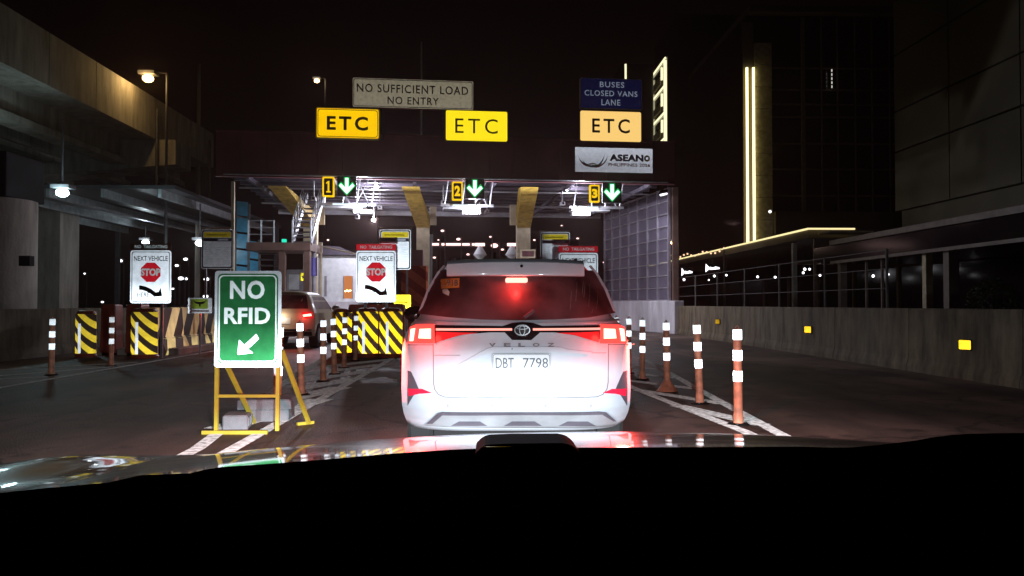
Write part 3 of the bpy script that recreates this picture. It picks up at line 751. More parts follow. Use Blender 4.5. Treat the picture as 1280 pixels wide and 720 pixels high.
def crescent(pa,pb,pc,w0,mat):
    up,lo=[],[]
    for i in range(11):
        s=i/10; x=(1-s)**2*pa[0]+2*s*(1-s)*pb[0]+s*s*pc[0]; y=(1-s)**2*pa[1]+2*s*(1-s)*pb[1]+s*s*pc[1]
        wd=w0*math.sin(math.pi*min(1,max(0,s)))**0.7+0.01
        up.append((X(x),Z(y-wd/2))); lo.append((X(x),Z(y+wd/2)))
    MB().prism(lo+list(reversed(up)),-0.016-0.002*len(mat)/10,-0.0125).build('ribbon',mat,t)
crescent((722.5,195),(727,213),(748,206.5),2.6,'redink')
crescent((727,200),(734,214),(752,205),2.6,'blackink')
crescent((740,209),(753,209),(756,190),2.8,'navy')
crescent((742,210),(755,209),(759.5,195),2.2,'redink')
crescent((733,207),(741,203),(749,208),1.8,'goldink')

# lane number boxes, arrow signals and maintenance walkways
lanes = [(1,(403,418),(221,246),(433.5,233),(400,470),254.5,'1','left','left'),
         (2,(565,578.5),(227,250.5),(593.5,236),(551,617),256.0,'2','middle','middle'),
         (3,(737,749.5),(231,253),(765,241),(712,780),258.5,'3','right','right')]
for num,(ax,bx),(ty,by),(acx,acy),(wx0,wx1),wy,s,lab,_ in lanes:
    dy = 0.15
    word = {1:'one',2:'two',3:'three'}[num]
    t,X,Z,hw,hh = gboard('lane_number','lit yellow %s lane number box under the gantry' % ('left','middle','right')[num-1],ax,bx,ty,by,'black',dy=-0.25,th=0.12,rim='e_num',rimw=1.9,r=0.04,group='lane number boxes')
    if s=='1':
        xm_=(ax+bx)/2; ym=(ty+by)/2
        MB().prism([(X(xm_+a_),Z(ym+b_)) for a_,b_ in ((-2.6,7.2),(3.0,7.2),(3.0,5.4),(1.3,5.4),(1.3,-7.2),(-0.4,-7.2),(-2.8,-5.2),(-2.8,-3.4),(-0.9,-4.6),(-0.9,5.4),(-2.6,5.4))],-0.018,-0.014).build('letter','e_num',t)
    else: text(s,X((ax+bx)/2-3.6),X((ax+bx)/2+3.6),Z(by-5.3),Z(ty+5.2),-0.014,'e_num',t,0.05)
    t,X,Z,hw,hh = gboard('arrow_signal','green down arrow lane signal beside the %s lane number box' % ('left','middle','right')[num-1],acx-12,acx+12,acy-12.5,acy+12.5,'black',dy=-0.22,th=0.1,rim='dsteel',rimw=0.4,r=0.03,group='green arrow lane signals')
    def shape(g): 
        return [(X(acx+x),Z(acy+y)) for x,y in g]
    g = [(-2.0,-10.5),(-2.0,1.5),(-7.2,-3.6),(-9.6,-0.8),(0,9.6),(9.6,-0.8),(7.2,-3.6),(2.0,1.5),(2.0,-10.5)]
    MB().prism(list(shape(g)),-0.022,-0.018).build('arrow','e_green',t)
    g2 = [(-3.6,-11.8),(-3.6,-2.6),(-7.2,-6.0),(-11.5,-1.0),(0,11.8),(11.5,-1.0),(7.2,-6.0),(3.6,-2.6),(3.6,-11.8)]
    MB().prism(list(shape(g2)),-0.017,-0.0125).build('halo','e_greend',t)  # bloom around the arrow, modelled as a dim glowing shape
    lamp('POINT','green_lamp',(0,-0.35,hh/2),2.5,(0.1,1.0,0.35),t,0.1)
    # walkway tray with lamp
    x0,z0 = L(wx0,wy,0.9); x1,_ = L(wx1,wy,0.9); xm=(x0+x1)/2
    sn,cs = math.sin(TH),math.cos(TH)
    t = thing('service_tray','white steel service tray with a lamp under the %s lane number box' % ('left','middle','right')[num-1],'gantry tray',(xm*cs-0.9*sn, Y0+xm*sn+0.9*cs, z0),TH,'service trays under the canopy')
    hw = (x1-x0)/2
    MB().box(-hw,hw,0,0.05,-0.06,0.04).build('edge_beam','steel',t)
    MB().box(-hw*0.9,hw*0.5,0.06,0.7,-0.14,-0.08).build('tray','steel',t)
    MB().box(-hw*0.55,hw*0.05,-0.03,-0.002,-0.04,0.02).build('tube_light','e_tube',t)
    for f_ in (-0.85,-0.2,0.3,0.85):
        MB().bar((hw*f_,0.02,0.03),(hw*(f_+0.12),0.02,6.0-z0-0.02),0.022,6).build('hanger','steel',t)
    MB().bar((hw*0.3,0.05,0.05),(hw*0.72,0.05,6.0-z0-0.03),0.018,6).build('brace','steel',t)
    MB().bar((hw*0.72,0.05,0.05),(hw*0.35,0.05,6.0-z0-0.03),0.018,6).build('brace','steel',t)
    lx = {1:0.52,2:0.17,3:-0.55}[num]*hw
    MB().box(lx-0.13,lx+0.13,-0.12,-0.04,-0.10,0.0).build('lamp_head','e_cool',t)
    MB().box(lx-0.35,lx+0.35,0.1,0.5,-0.32,-0.20).build('camera_box','grey',t)
    lamp('POINT','tray_lamp',(lx,-0.2,-0.15),400,(0.84,0.85,1.0),t,0.08)
for px,py,dy,lab,pw in ((470,233,2.5,'round cool white canopy lamp right of the first green arrow',380),(708,237,2.5,'round cool white canopy lamp left of the number 3 box',420),(467,275,8.4,'small pinkish white lamp hanging deep under the canopy before the white booth',900)):
    x,z = L(px,py,dy); sn,cs = math.sin(TH),math.cos(TH)
    t = thing('canopy_lamp',lab,'lamp',(x*cs-dy*sn, Y0+x*sn+dy*cs, z),TH)
    MB().ball((0,0,0),0.085,12).build('globe','e_cool',t,True)
    MB().bar((0,0,0.08),(0,0,6.2-z),0.02,6).build('stem','steel',t)
    lamp('POINT','bulb',(0,-0.16,-0.05),pw*0.75,(0.86,0.85,1.0),t,0.08)

# ---------------------------------------------------------------- panelled screen on the right of the plaza
A = Vector((7.75,34.0,0)); B = Vector((6.17,42.0,0)); d = (B-A); Ls = d.length; az = math.atan2(d.y,d.x)
t = thing('panelled_screen','tall grid of grey frosted panes right of lane three','screen',(A.x,A.y,0),az)
nc, nr = 7, 9; zb_, zt_ = 1.42, 6.2; cw = Ls/nc; rh = (zt_-zb_)/nr
pane = None
for i in range(nc):
    for j in range(nr):
        x0 = i*cw+0.05; z0 = zb_+j*rh+0.045
        if pane is None:
            pane = MB().box(0,cw-0.10,-0.01,0.01,0,rh-0.09).build('pane','pane',t); o = pane
        else: o = pane.copy(); COL.objects.link(o)
        o.location = (x0,0,z0); o.rotation_euler = (R(random.uniform(-0.8,0.8)),0,R(random.uniform(-0.6,0.6)))
for i in range(nc+1): MB().box(i*cw-0.045,i*cw+0.045,-0.06,0.06,zb_,zt_+0.05).build('mullion','panef',t)
for j in range(nr+1): MB().box(-0.04,Ls+0.04,-0.045,0.045,zb_+j*rh-0.03,zb_+j*rh+0.03).build('rail','panef',t)
t2 = thing('white_barrier','white painted concrete barrier under the panelled screen','barrier',(A.x,A.y,0),az)
for i in range(4):
    MB().box(-1.0+i*2.5+0.01,-1.0+(i+1)*2.5-0.01,-0.22,0.22,0,1.39).build('segment','whitecon',t2,bevel=0.03)
MB().box(8.2,8.6,0.02,0.3,0,6.5)
t = thing('brown_pillar','slim brown pillar at the right end of the panelled screen','pillar',(A.x+0.2,A.y-0.25,0))
MB().box(-0.12,0.12,-0.12,0.12,0,6.2).build('shaft','bsteel',t,bevel=0.01)
MB().box(-0.2,0.2,-0.2,0.2,0,0.12).build('base','concrete',t)
p = P(829,240,33.6); t = thing('floodlight','small floodlight at the top right corner of the panelled screen','lamp',(p.x,33.6,p.z))
MB().prism([(-0.22,-0.1),(0.16,-0.02),(0.2,0.1),(-0.1,0.09)],-0.1,0.1).build('housing','black',t)
MB().prism([(-0.1,-0.17),(0.17,-0.10),(0.14,-0.045),(-0.14,-0.105)],-0.09,0.09).build('lens','e_shop',t)
MB().bar((0.1,0,0.08),(0.25,0.1,0.3),0.02,6).build('arm','dsteel',t)
lamp('SPOT','bulb',(-0.05,0,-0.25),120,(0.8,0.85,1.0),t,0.08,110,(-0.5,0.45,-0.8))

# ---------------------------------------------------------------- left service platform, stairs, booths
YP = 32.0
t = thing('service_platform','brown raised platform with steel railings left of lane one','platform',(P(348,308,YP).x,YP,0))
cx_ = P(348,308,YP).x; u = lambda px,Y=YP: P(px,300,Y).x-cx_; v = lambda py,Y=YP: P(400,py,Y).z
MB().box(u(308),u(388),0,2.2,v(313),v(303)).build('floor_beam','bsteel',t)
for px in (352,383): MB().box(u(px)-0.12,u(px)+0.12,0.05,0.3,0,v(313)-0.002).build('post','bsteel',t)
for px in (310,326,342,365,388): MB().bar((u(px),0.05,v(303)),(u(px),0.05,v(275)),0.03,8).build('rail_post','steel',t)
for py in (276,284.5,293): 
    MB().bar((u(310),0.05,v(py)),(u(342),0.05,v(py)),0.022,6).build('rail','steel',t)
    MB().bar((u(365),0.05,v(py)),(u(388),0.05,v(py)),0.022,6).build('rail','steel',t)
MB().box(u(352.5),u(358.5),-0.05,-0.01,v(303),v(299)).build('exit_light','e_exit',t)
for i in range(5): MB().box(u(322),u(344),0.2,0.5,v(340)+i*0.24,v(340)+i*0.24+0.05).build('louvre','dsteel',t)
# staircase
t = thing('staircase','steep steel staircase with bright railings up to the canopy','stairs',(P(377,303,32.0).x,32.1,v(303)),R(3))
w2 = 0.36; rise = 2.3; run = 3.3; n = 10
for i in range(n):
    MB().box(-w2,w2,run*i/n,run*i/n+0.26,rise*i/n,rise*i/n+0.05).build('step','dsteel',t)
for s in (-1,1):
    MB().beam((s*w2,0,0.02),(s*w2,run,rise+0.02),0.05,0.28).build('stringer','steel',t)
    for hgt in (0.45,0.72,1.0): MB().bar((s*w2,0,hgt),(s*w2,run,rise+hgt),0.022,6).build('rail','steel',t)
    for i in range(7):
        f_=i/6; MB().bar((s*w2,run*f_,rise*f_),(s*w2,run*f_,rise*f_+1.0),0.02,6).build('baluster','steel',t)
# blue enclosure
t = thing('blue_screen','blue sheet enclosure in dark frames behind the toll rate board','screen',(P(294,340,37.0).x,37.0,0))
x0 = P(294,300,37).x; uu = lambda px: P(px,300,37).x-x0
for (a_,b_,top) in ((295,309,250),(312,323,300)):
    za, zb2 = P(300,372,37).z, P(300,top,37).z
    nrow = max(2,int((zb2-za)/0.72))
    for j in range(nrow):
        q0 = za+(zb2-za)*j/nrow; q1 = za+(zb2-za)*(j+1)/nrow
        MB().prism([(uu(a_),q0+0.05),(uu(b_),q0+0.0),(uu(b_),q1-0.1),(uu(a_),q1-0.04)],0.0,0.03).build('sheet','blue',t)
for px in (294,310.5,324): MB().box(uu(px)-0.05,uu(px)+0.05,-0.02,0.06,0,P(300,255 if px<320 else 300,37).z).build('frame','dsteel',t)
p = P(291,300,30.2); t = thing('beige_pole','tall beige pole rising from behind the toll rate board','pole',(p.x,30.2,0))
MB().box(-0.055,0.055,-0.055,0.055,0,P(291,227,30.2).z).build('shaft','beige',t)
MB().box(-0.15,0.15,-0.15,0.15,0,0.04).build('base_plate','steel',t)
# kiosk with yellow notice
t = thing('ticket_machine','grey cabinet with a small yellow notice under the platform','cabinet',(P(371,350,34).x,34.0,0.16))
q = lambda px: P(px,350,34).x-P(371,350,34).x; qz = lambda py: P(371,py,34).z-0.16
MB().box(q(358),q(385),0,0.7,0,qz(337)).build('cabinet','grey',t,bevel=0.03)
MB().box(q(361),q(374),-0.02,-0.002,qz(362),qz(343)).build('door_panel','white',t)
MB().box(q(376),q(382.5),-0.02,-0.002,qz(351),qz(341)).build('notice','r_yel',t)
MB().box(q(377.5),q(381),-0.024,-0.021,qz(348),qz(345)).build('pictogram','blackink',t)
M['r_purple']=retro('purple banner cloth',(0.20,0.18,0.55),0.2,0.4)
t = thing('purple_banner','pale purple banner hanging on the pole by the white booth','banner',(P(390,334,33).x,33,0))
bx = lambda px: P(px,334,33).x-P(390,334,33).x; bz = lambda py: P(390,py,33).z
mb = MB(); nn=10; vs=[]
for yy_ in (345,322):
    for i in range(nn+1):
        vs.append((bx(383+14*i/nn),0.06*math.sin(i*1.7),bz(yy_)))
mb.add(vs,[(i,i+1,nn+2+i,nn+1+i) for i in range(nn)]).build('cloth','r_purple',t,True)
MB().bar((bx(383),0.1,bz(321)),(bx(398),0.1,bz(321)),0.02).build('arm','steel',t)
MB().bar((bx(392),0.1,0.16),(bx(392),0.1,bz(300)),0.09,12).build('pole','grey',t,True)
# white booth
YB = 40.0; c0 = P(398,350,YB); c1 = P(446,350,YB)
t = thing('toll_booth','white toll booth with a warm lit window left of the STOP sign','booth',(c0.x,YB,0.0))
bw = c1.x-c0.x; zt_ = P(400,319,YB).z
MB().box(0,bw,0,2.6,0.16,zt_).build('wall','white',t,bevel=0.02)
MB().add([(-0.15,-0.2,zt_+0.003),(bw+0.1,-0.2,zt_+0.003),(bw+0.1,2.8,zt_+0.003),(-0.15,2.8,zt_+0.003),(-0.1,-0.15,zt_+0.5),(bw*0.55,-0.15,zt_+0.42),(bw*0.55,2.8,zt_+0.42),(-0.1,2.8,zt_+0.5)],
         [(0,3,2,1),(4,5,6,7),(0,1,5,4),(1,2,6,5),(2,3,7,6),(3,0,4,7)]).build('roof','ceild',t)
wx0_,wx1_ = P(430,350,YB).x-c0.x, P(440.5,350,YB).x-c0.x; wz0,wz1 = P(430,373,YB).z, P(430,345,YB).z
MB().box(wx0_,wx1_,-0.012,-0.002,wz0,wz1).build('window','e_window',t)
MB().box(wx0_-0.04,wx0_,-0.03,-0.002,wz0,wz1).build('window_frame','grey',t); MB().box(wx1_,wx1_+0.04,-0.03,-0.002,wz0,wz1).build('window_frame','grey',t)
for i in range(4): MB().ball((wx0_+0.08+0.08*i,-0.03,wz0+0.36+0.03*(i%2)),0.035,8).build('bulb','e_warm',t)
x_ = P(407,350,YB).x-c0.x; MB().box(x_-0.06,x_+0.06,-0.012,-0.002,wz0+0.1,wz1).build('slot_window','grey',t)
MB().box(-0.1,bw+0.1,-0.35,-0.003,0.16,P(400,377,YB).z).build('plinth','whitecon',t)
t = thing('lane_barrier','beige bracket with a raised thin boom before the white booth','boom gate',(P(401,308,34).x,34,0))
b0 = lambda px,py: (P(px,py,34).x-P(401,py,34).x, 0, P(px,py,34).z)
MB().beam(b0(401,316),b0(401,303),0.12,0.1).build('bracket','beige',t)
MB().bar(b0(402,308),(b0(447,318)[0],-0.3,b0(447,318)[2]),0.03).build('boom','beige',t)
MB().bar((0,0,0.1),b0(401,316),0.06).build('post','beige',t)

# striped column guard, reader and antennas between lanes one and two
M['stripe_r'] = retro('red and dark chevron paint',(0.42,0.10,0.05),0.5,0.05,((0.20,0.03,0.02),1.2,1.6,0.0))
p = P(517,360,27.0); t = thing('striped_pillar','reddish striped pillar guard right of the toll rate board','pillar',(p.x,27,0.16))
MB().box(-0.42,0.42,0,0.8,0,P(517,332,27).z-0.16).build('guard','stripe_r',t,bevel=0.02)
MB().box(-0.15,0.3,0.1,0.5,P(517,332,27).z-0.158,P(517,312,27).z-0.16).build('reader_box','maroon',t)
p = P(538.5,330,26.0); t = thing('antenna_pole','slim white pole just left of the white car roof','pole',(p.x,26,0.16))
MB().bar((0,0,0),(0,0,P(538,293,26).z-0.16),0.045,10).build('shaft','white',t,True)
MB().box(-0.12,0.12,-0.12,0.12,0,0.05).build('base_plate','steel',t)
for px,py,nm in ((640,318,'right'),(600,318,'left')):
    top = P(px,306,40)
    t = thing('lane_lamp',f'cone shaped lamp standing behind the car roof, {"nearer the ochre column" if nm=="right" else "under the white light row"}','lamp',(top.x,40,0),0,'cone shaped lane lamps')
    MB().lathe([(0.06,0),(0.06,top.z-0.75),(0.34,top.z-0.5),(0.12,top.z-0.12),(0.1,top.z-0.06)],14).build('body','white',t,True)
    MB().box(-0.24,0.24,-0.08,0.08,top.z-0.058,top.z+0.08).build('lens','e_pink',t)
p = P(660,317,34); t = thing('payment_screen','small framed screen behind the car roof by the ochre column','screen',(p.x,34,0.16))
MB().box(-0.32,0.32,0,0.12,p.z-0.35,p.z+0.02).build('frame','beige',t,bevel=0.02)
MB().box(-0.25,0.25,-0.012,-0.002,p.z-0.28,p.z-0.05).build('display','glass',t)
MB().bar((0,0.06,0),(0,0.06,p.z-0.352),0.05).build('post','beige',t)

# ---------------------------------------------------------------- cars
def lerp(tab, z):
    for (z0,*a),(z1,*b) in zip(tab, tab[1:]):
        if z <= z1:
            s = max(0,(z-z0)/(z1-z0)); s2 = s*s*(3-2*s)*0.35+s*0.65
            return [p+(q-p)*s2 for p,q in zip(a,b)]
    return list(tab[-1][1:])
#      z     halfw  rear   front
VT = [(0.30, 0.80, 6.02, 10.12),(0.36,0.84,5.92,10.18),(0.44,0.852,5.825,10.18),(0.50,0.858,5.79,10.2),(0.62,0.864,5.80,10.2),(0.70,0.866,5.835,10.19),(0.90,0.866,5.86,10.12),
      (1.00,0.85,5.88,9.75),(1.06,0.825,5.885,9.3),(1.10,0.80,5.895,9.15),(1.15,0.745,5.93,9.0),(1.22,0.715,5.98,8.85),(1.32,0.672,6.04,8.6),(1.42,0.625,6.10,8.35),(1.50,0.588,6.14,8.15),
      (1.555,0.545,6.16,8.0),(1.585,0.46,6.20,7.8),(1.60,0.30,6.35,7.5)]
CX = 0.215
def rearY(x, z, tab=VT):
    w_, yr, yf = lerp(tab, z)
    return yr + 0.24*min(1.0,abs(x)/w_)**5
def shell(tab, n=14):
    zs = []; z = tab[0][0]
    while z < tab[-1][0]: zs.append(z); z += 0.025
    zs.append(tab[-1][0])
    rings = []
    for z in zs:
        w_, yr, yf = lerp(tab, z); rg = []
        for i in range(n*2+1):
            u_ = -1+i/n; u_ = math.copysign(abs(u_)**0.75, u_)
            rg.append((w_*u_, yr+0.24*abs(u_)**5, z))
        for i in range(1,8): rg.append((w_, yr+0.24+(yf-0.35-yr-0.24)*i/8, z))
        for i in range(n*2+1):
            u_ = 1-i/n; rg.append((w_*u_, yf-0.35*abs(u_)**4, z))
        for i in range(1,8): rg.append((-w_, yf-0.35+(yr+0.24-yf+0.35)*i/8, z))
        rings.append(rg)
    mb = MB(); m_ = len(rings[0])
    mb.add([p for rg in rings for p in rg],
           [(k*m_+i,k*m_+(i+1)%m_,(k+1)*m_+(i+1)%m_,(k+1)*m_+i) for k in range(len(rings)-1) for i in range(m_)]
           + [tuple(reversed(range(m_))), tuple(range((len(rings)-1)*m_, len(rings)*m_))])
    return mb
OY = 8.0
car = thing('minivan','white MPV straight ahead with its brake lamps lit','car',(CX,OY,0))
sh = shell(VT); sh.v = [(x,y-OY,z) for x,y,z in sh.v]
sh.build('body','car_white',car,True)
def cp(px, py, dx=0.0):
    Y = 5.9
    for _ in range(6):
        p = P(px,py,Y); Y = rearY(p.x-CX, p.z)
    return (p.x-CX, p.z)
def drape(pts_px, off, thick, name, mat, parent, px=True, step=0.05):
    pts = [cp(*q_) for q_ in pts_px] if px else pts_px
    bm = bmesh.new(); vs = [bm.verts.new((x,0,z)) for x,z in pts]; bm.faces.new(vs)
    for ax in (0,2):
        lo = min(p[0 if ax==0 else 1] for p in pts); hi = max(p[0 if ax==0 else 1] for p in pts)
        c = math.floor(lo/step)*step
        while c < hi:
            no = (1,0,0) if ax==0 else (0,0,1)
            bmesh.ops.bisect_plane(bm, geom=bm.verts[:]+bm.edges[:]+bm.faces[:], plane_co=(c if ax==0 else 0,0,c if ax==2 else 0), plane_no=no)
            c += step
    for v_ in bm.verts: v_.co.y = rearY(v_.co.x, v_.co.z)-OY-off
    be = [e for e in bm.edges if e.is_boundary]
    ret = bmesh.ops.extrude_edge_only(bm, edges=be)
    for g_ in ret['geom']:
        if isinstance(g_, bmesh.types.BMVert): g_.co.y += thick
    me = bpy.data.meshes.new(name); bm.to_mesh(me); bm.free()
    return link(name, me, mat, parent, True)
def mir(pts): return [(2*646.5-x, y) for x,y in pts]
# rear glass
drape([(550,338),(742,338),(750,348),(761,370),(769,391),(735,397),(690,399.5),(646,400.5),(602,399.5),(560,396.5),(522,392),(531,371),(543,348)],0.006,0.03,'rear_window','glass',car)
M['smear'] = pm('dried wiper smear',(0.30,0.22,0.22),0.6,var=0.4,scale=20)
for i,(px_,ya_,yb2) in enumerate(((721,352,377),(714,364,388),(737,355,384),(731,352,372),(747,363,386),(741,386,391),(729,350,369))):
    drape([(px_,ya_),(px_+0.5,ya_),(px_-1.2,yb2),(px_-1.7,yb2)],0.009,0.002,'dried_smear','smear',car)
wz_=MB(); a_=cp(655,397); b_=cp(667,388)
wz_.beam((a_[0],rearY(*a_)-OY-0.03,a_[1]),(b_[0],rearY(*b_)-OY-0.03,b_[1]),0.02,0.02); wz_.build('wiper','vent',car)
# pillar gloss strips
for f_ in (lambda q:q, mir):
    drape(f_([(557,332.5),(549.5,341),(538,361),(526.5,389),(523.5,389),(534.5,361),(546.5,340.5),(554.5,331.5)]),0.012,0.03,'pillar_trim','car_white',car)
# lower lip under glass
drape([(519,399),(560,402),(646,404),(732,402),(773,398),(775,401),(646,408),(517,403)],0.012,0.03,'window_lip','car_white',car)
# black garnish
drape([(541,406),(628,407.5),(640,403.5),(653,402.5),(666,403.5),(678,407.5),(758,406),(758,428),(748,424),(722,417.5),(692,415.5),(675,415.5),(664,425),(640,425),(631,415.5),(612,415.5),(580,418),(556,424),(544,429)],0.016,0.04,'garnish','gloss_black',car)
drape([(545,410.3),(640,410.3),(640,413),(545,413)],0.022,0.01,'light_bar','e_redbar',car)
drape([(666,410.3),(756,409.3),(756,412),(666,413)],0.022,0.01,'light_bar','e_redbar',car)
for f_,lab in ((lambda q:q,0),(mir,1)):
    tl = drape(f_([(513,408.5),(520,405.5),(543,405),(544,429),(510,428.5)]),0.035,0.06,'tail_light','tail_lit',car)
    drape(f_([(545,414.5),(598,416),(575,419),(545,428)]),0.022,0.01,'inner_lens','tail',car)
    drape(f_([(525,411),(539,410.5),(539,423),(523.5,422.5)]),0.041,0.01,'lamp_bulb','e_redhot',tl)
    drape(f_([(514,411),(519.5,410),(517,426),(512.5,426)]),0.041,0.01,'lamp_side','e_redhot',tl)
    # corner vent and reflector
    vn = drape(f_([(509.5,463),(514,464.5),(523.5,486),(516,496),(509.5,507)]),0.008,0.02,'corner_vent','vent',car)
    drape(f_([(510,485.5),(528,486),(540,491),(524,492),(511,495)]),0.016,0.02,'reflector','reflector',vn)
# spoiler
sp = MB(); sy = 5.98-OY
zt1 = P(646,325,5.98).z; zb1 = P(646,344,5.98).z
xs0 = [P(558,340,5.98).x-CX+0.0*i for i in range(1)][0]; xs1 = P(731.5,340,5.98).x-CX
nseg = 16; prof = [(0.0,zb1),(-0.004,zb1+0.02),(0.012,zt1-0.015),(0.05,zt1+0.012),(0.30,zt1+0.028),(0.30,zt1-0.05),(0.06,zb1-0.005)]
vs=[]; 
for i in range(nseg+1):
    u_ = -1+2*i/nseg; x = xs0+(xs1-xs0)*i/nseg; cyv = 0.05*u_**4
    for (yy_,zz) in prof: vs.append((x, sy+yy_+cyv, zz-0.014*u_*u_*(1 if zz>zb1+0.05 else 0.2)))
q = len(prof)
sp.add(vs,[(i*q+j,(i+1)*q+j,(i+1)*q+(j+1)%q,i*q+(j+1)%q) for i in range(nseg) for j in range(q)]+[tuple(range(q)),tuple(range(nseg*q,(nseg+1)*q))])
spo = sp.build('spoiler','car_white',car,True)
xb_,zb2_ = cp(651,332); MB().ball((P(652,332,5.97).x-CX, sy-0.002, P(652,332.5,5.97).z),0.012,8).build('washer_nozzle','black',spo)
# high brake light
bx0,bx1 = P(632,350,6.02).x-CX, P(659.5,350,6.02).x-CX; bz0,bz1 = P(646,353.2,6.02).z, P(646,347.2,6.02).z
MB().prism(rrect(bx0,bx1,bz0,bz1,0.012),6.02-OY,6.10-OY).build('high_brake_light','e_high',car)
# stickers on the glass
drape([(551,349),(574.5,347.5),(574,359.5),(551.5,361)],0.010,0.002,'sticker','sticker',car)
x0_,z0_ = cp(553,358); x1_,z1_ = cp(572.5,349.5); o = text('...918',x0_,x1_,z0_,z1_,rearY((x0_+x1_)/2,z0_)-OY-0.035,'brownink',car,0.02)
M['white_sticker']=pm('white sticker',(0.7,0.7,0.62),0.6,var=0.3,scale=30)
drape([(553,362),(559,361),(562,365),(561,370),(557,368),(553.5,366)],0.010,0.002,'sticker','white_sticker',car)
# tailgate seam
def seam(pts_px, r=0.0035):
    pts=[cp(*a) for a in pts_px]; mb=MB()
    for a,b in zip(pts,pts[1:]):
        n_=max(1,int(math.hypot(b[0]-a[0],b[1]-a[1])/0.05))
        for i in range(n_):
            p0=(a[0]+(b[0]-a[0])*i/n_,a[1]+(b[1]-a[1])*i/n_); p1=(a[0]+(b[0]-a[0])*(i+1)/n_,a[1]+(b[1]-a[1])*(i+1)/n_)
            mb.bar((p0[0],rearY(*p0)-OY-0.001,p0[1]),(p1[0],rearY(*p1)-OY-0.001,p1[1]),r,5)
    return mb.build('tailgate_seam','seamgrey',car)
M['seamgrey']=pm('panel gap',(0.16,0.16,0.17),0.8,var=0)
hs=[(541.5,430),(541.8,478),(543.5,487),(548,493),(556,496.3),(646,497.2)]
seam(hs+[(2*651-x,y-0.3) for x,y in reversed(hs[:-1])])
# upper shoulder crease and plate recess lip
drape([(572,456),(608,436),(616,433.5),(700,433.5),(706,436),(741,440),(736,443),(702,440.2),(616,440.2),(610,441.5),(580,458)],0.022,0.02,'plate_lip','car_white',car)
seam([(543,444),(575,444)],0.002); seam([(725,441),(758,441)],0.002)
# number plate
x0_,z0_=cp(616,462); x1_,z1_=cp(687,441.5); py_=rearY(0,z0_)-OY-0.02
pl=MB().prism(rrect(x0_,x1_,z0_,z1_,0.012),py_-0.012,py_+0.015).build('number_plate','white',car)
ring(rrect(x0_+0.004,x1_-0.004,z0_+0.004,z1_-0.004,0.01),rrect(x0_+0.008,x1_-0.008,z0_+0.008,z1_-0.008,0.01),py_-0.0145,py_-0.0125).build('plate_border','dimgrey',pl)
a_,_=cp(619.5,450); b_,_=cp(642,450); c_,_=cp(653.5,450); d_,_=cp(684.5,450); _,zl=cp(646,459.5); _,zh=cp(646,447)
M['plateink']=pm('plate ink',(0.05,0.055,0.07),0.6,var=0)
text('DBT',a_,b_,zl,zh,py_-0.0125,'plateink',pl,0.0,split=True); text('7798',c_,d_,zl,zh,py_-0.0125,'plateink',pl,0.0,split=True)
hx,hz_=cp(640,436.3); MB().ball((hx,rearY(hx,hz_)-OY-0.012,hz_),0.011,10).build('rear_camera','black',car)
seam([(510,431),(541,431)],0.0025); seam([(2*651-541,430.5),(792,430.5)],0.0025)
for px_ in (560,615,682,738): hx,hz_=cp(px_,507); MB().ball((hx,rearY(hx,hz_)-OY+0.006,hz_),0.012,10).build('parking_sensor','silver',car)
# model lettering
for ch,px in zip('VELOZ',(615.5,634,652,670,688.5)):
    a_,z0_=cp(px-4.2,433.2); b_,z1_=cp(px+4.2,428.8)
    text(ch,a_,b_,z0_,z1_,rearY(a_,z0_)-OY-0.012,'seamgrey',car,0.03)
# emblem: three crossed ovals
ex,ez = cp(652.5,412.5); ey = rearY(ex,ez)-OY-0.03
def oval(rx,rz,cx2,cz2,wd,dy=0):
    a=[(cx2+rx*math.cos(R(15*i)),cz2+rz*math.sin(R(15*i))) for i in range(24)]
    b=[(cx2+(rx-wd)*math.cos(R(15*i)),cz2+(rz-wd)*math.sin(R(15*i))) for i in range(24)]
    return ring(a,b,ey-0.012-dy,ey+0.01)
em_=MB().prism([(ex+0.062*math.cos(R(15*i)),ez+0.047*math.sin(R(15*i))) for i in range(24)],ey+0.0,ey+0.03).build('emblem','gloss_black',car)
oval(0.058,0.040,ex,ez,0.006).build('oval','chrome',em_); oval(0.022,0.038,ex,ez,0.005,0.001).build('oval','chrome',em_); oval(0.042,0.014,ex,ez+0.018,0.005,0.002).build('oval','chrome',em_)
# skid plate
sk=drape([(531,531),(547,515.5),(553,514.5),(748,514),(756,515),(771,528),(768,531)],0.03,0.05,'skid_plate','silver',car)
drape([(533,529),(548,515.5),(553,514.3),(748,513.8),(757,514.8),(770,526),(766,526),(752,517.5),(645,518.2),(553,518.5),(541,529)],0.036,0.02,'skid_trim','vent',sk)
for c in ((564,574,600,609),(630,640,668,677),(698,709,734,744)):
    drape([(c[0],531.5),(c[1],526),(c[2],526),(c[3],531.5)],0.038,0.02,'diffuser_notch','vent',sk)
MB().box(-0.70,0.70,6.35-OY,10.0-OY,0.20,0.345).build('underbody','black',car)
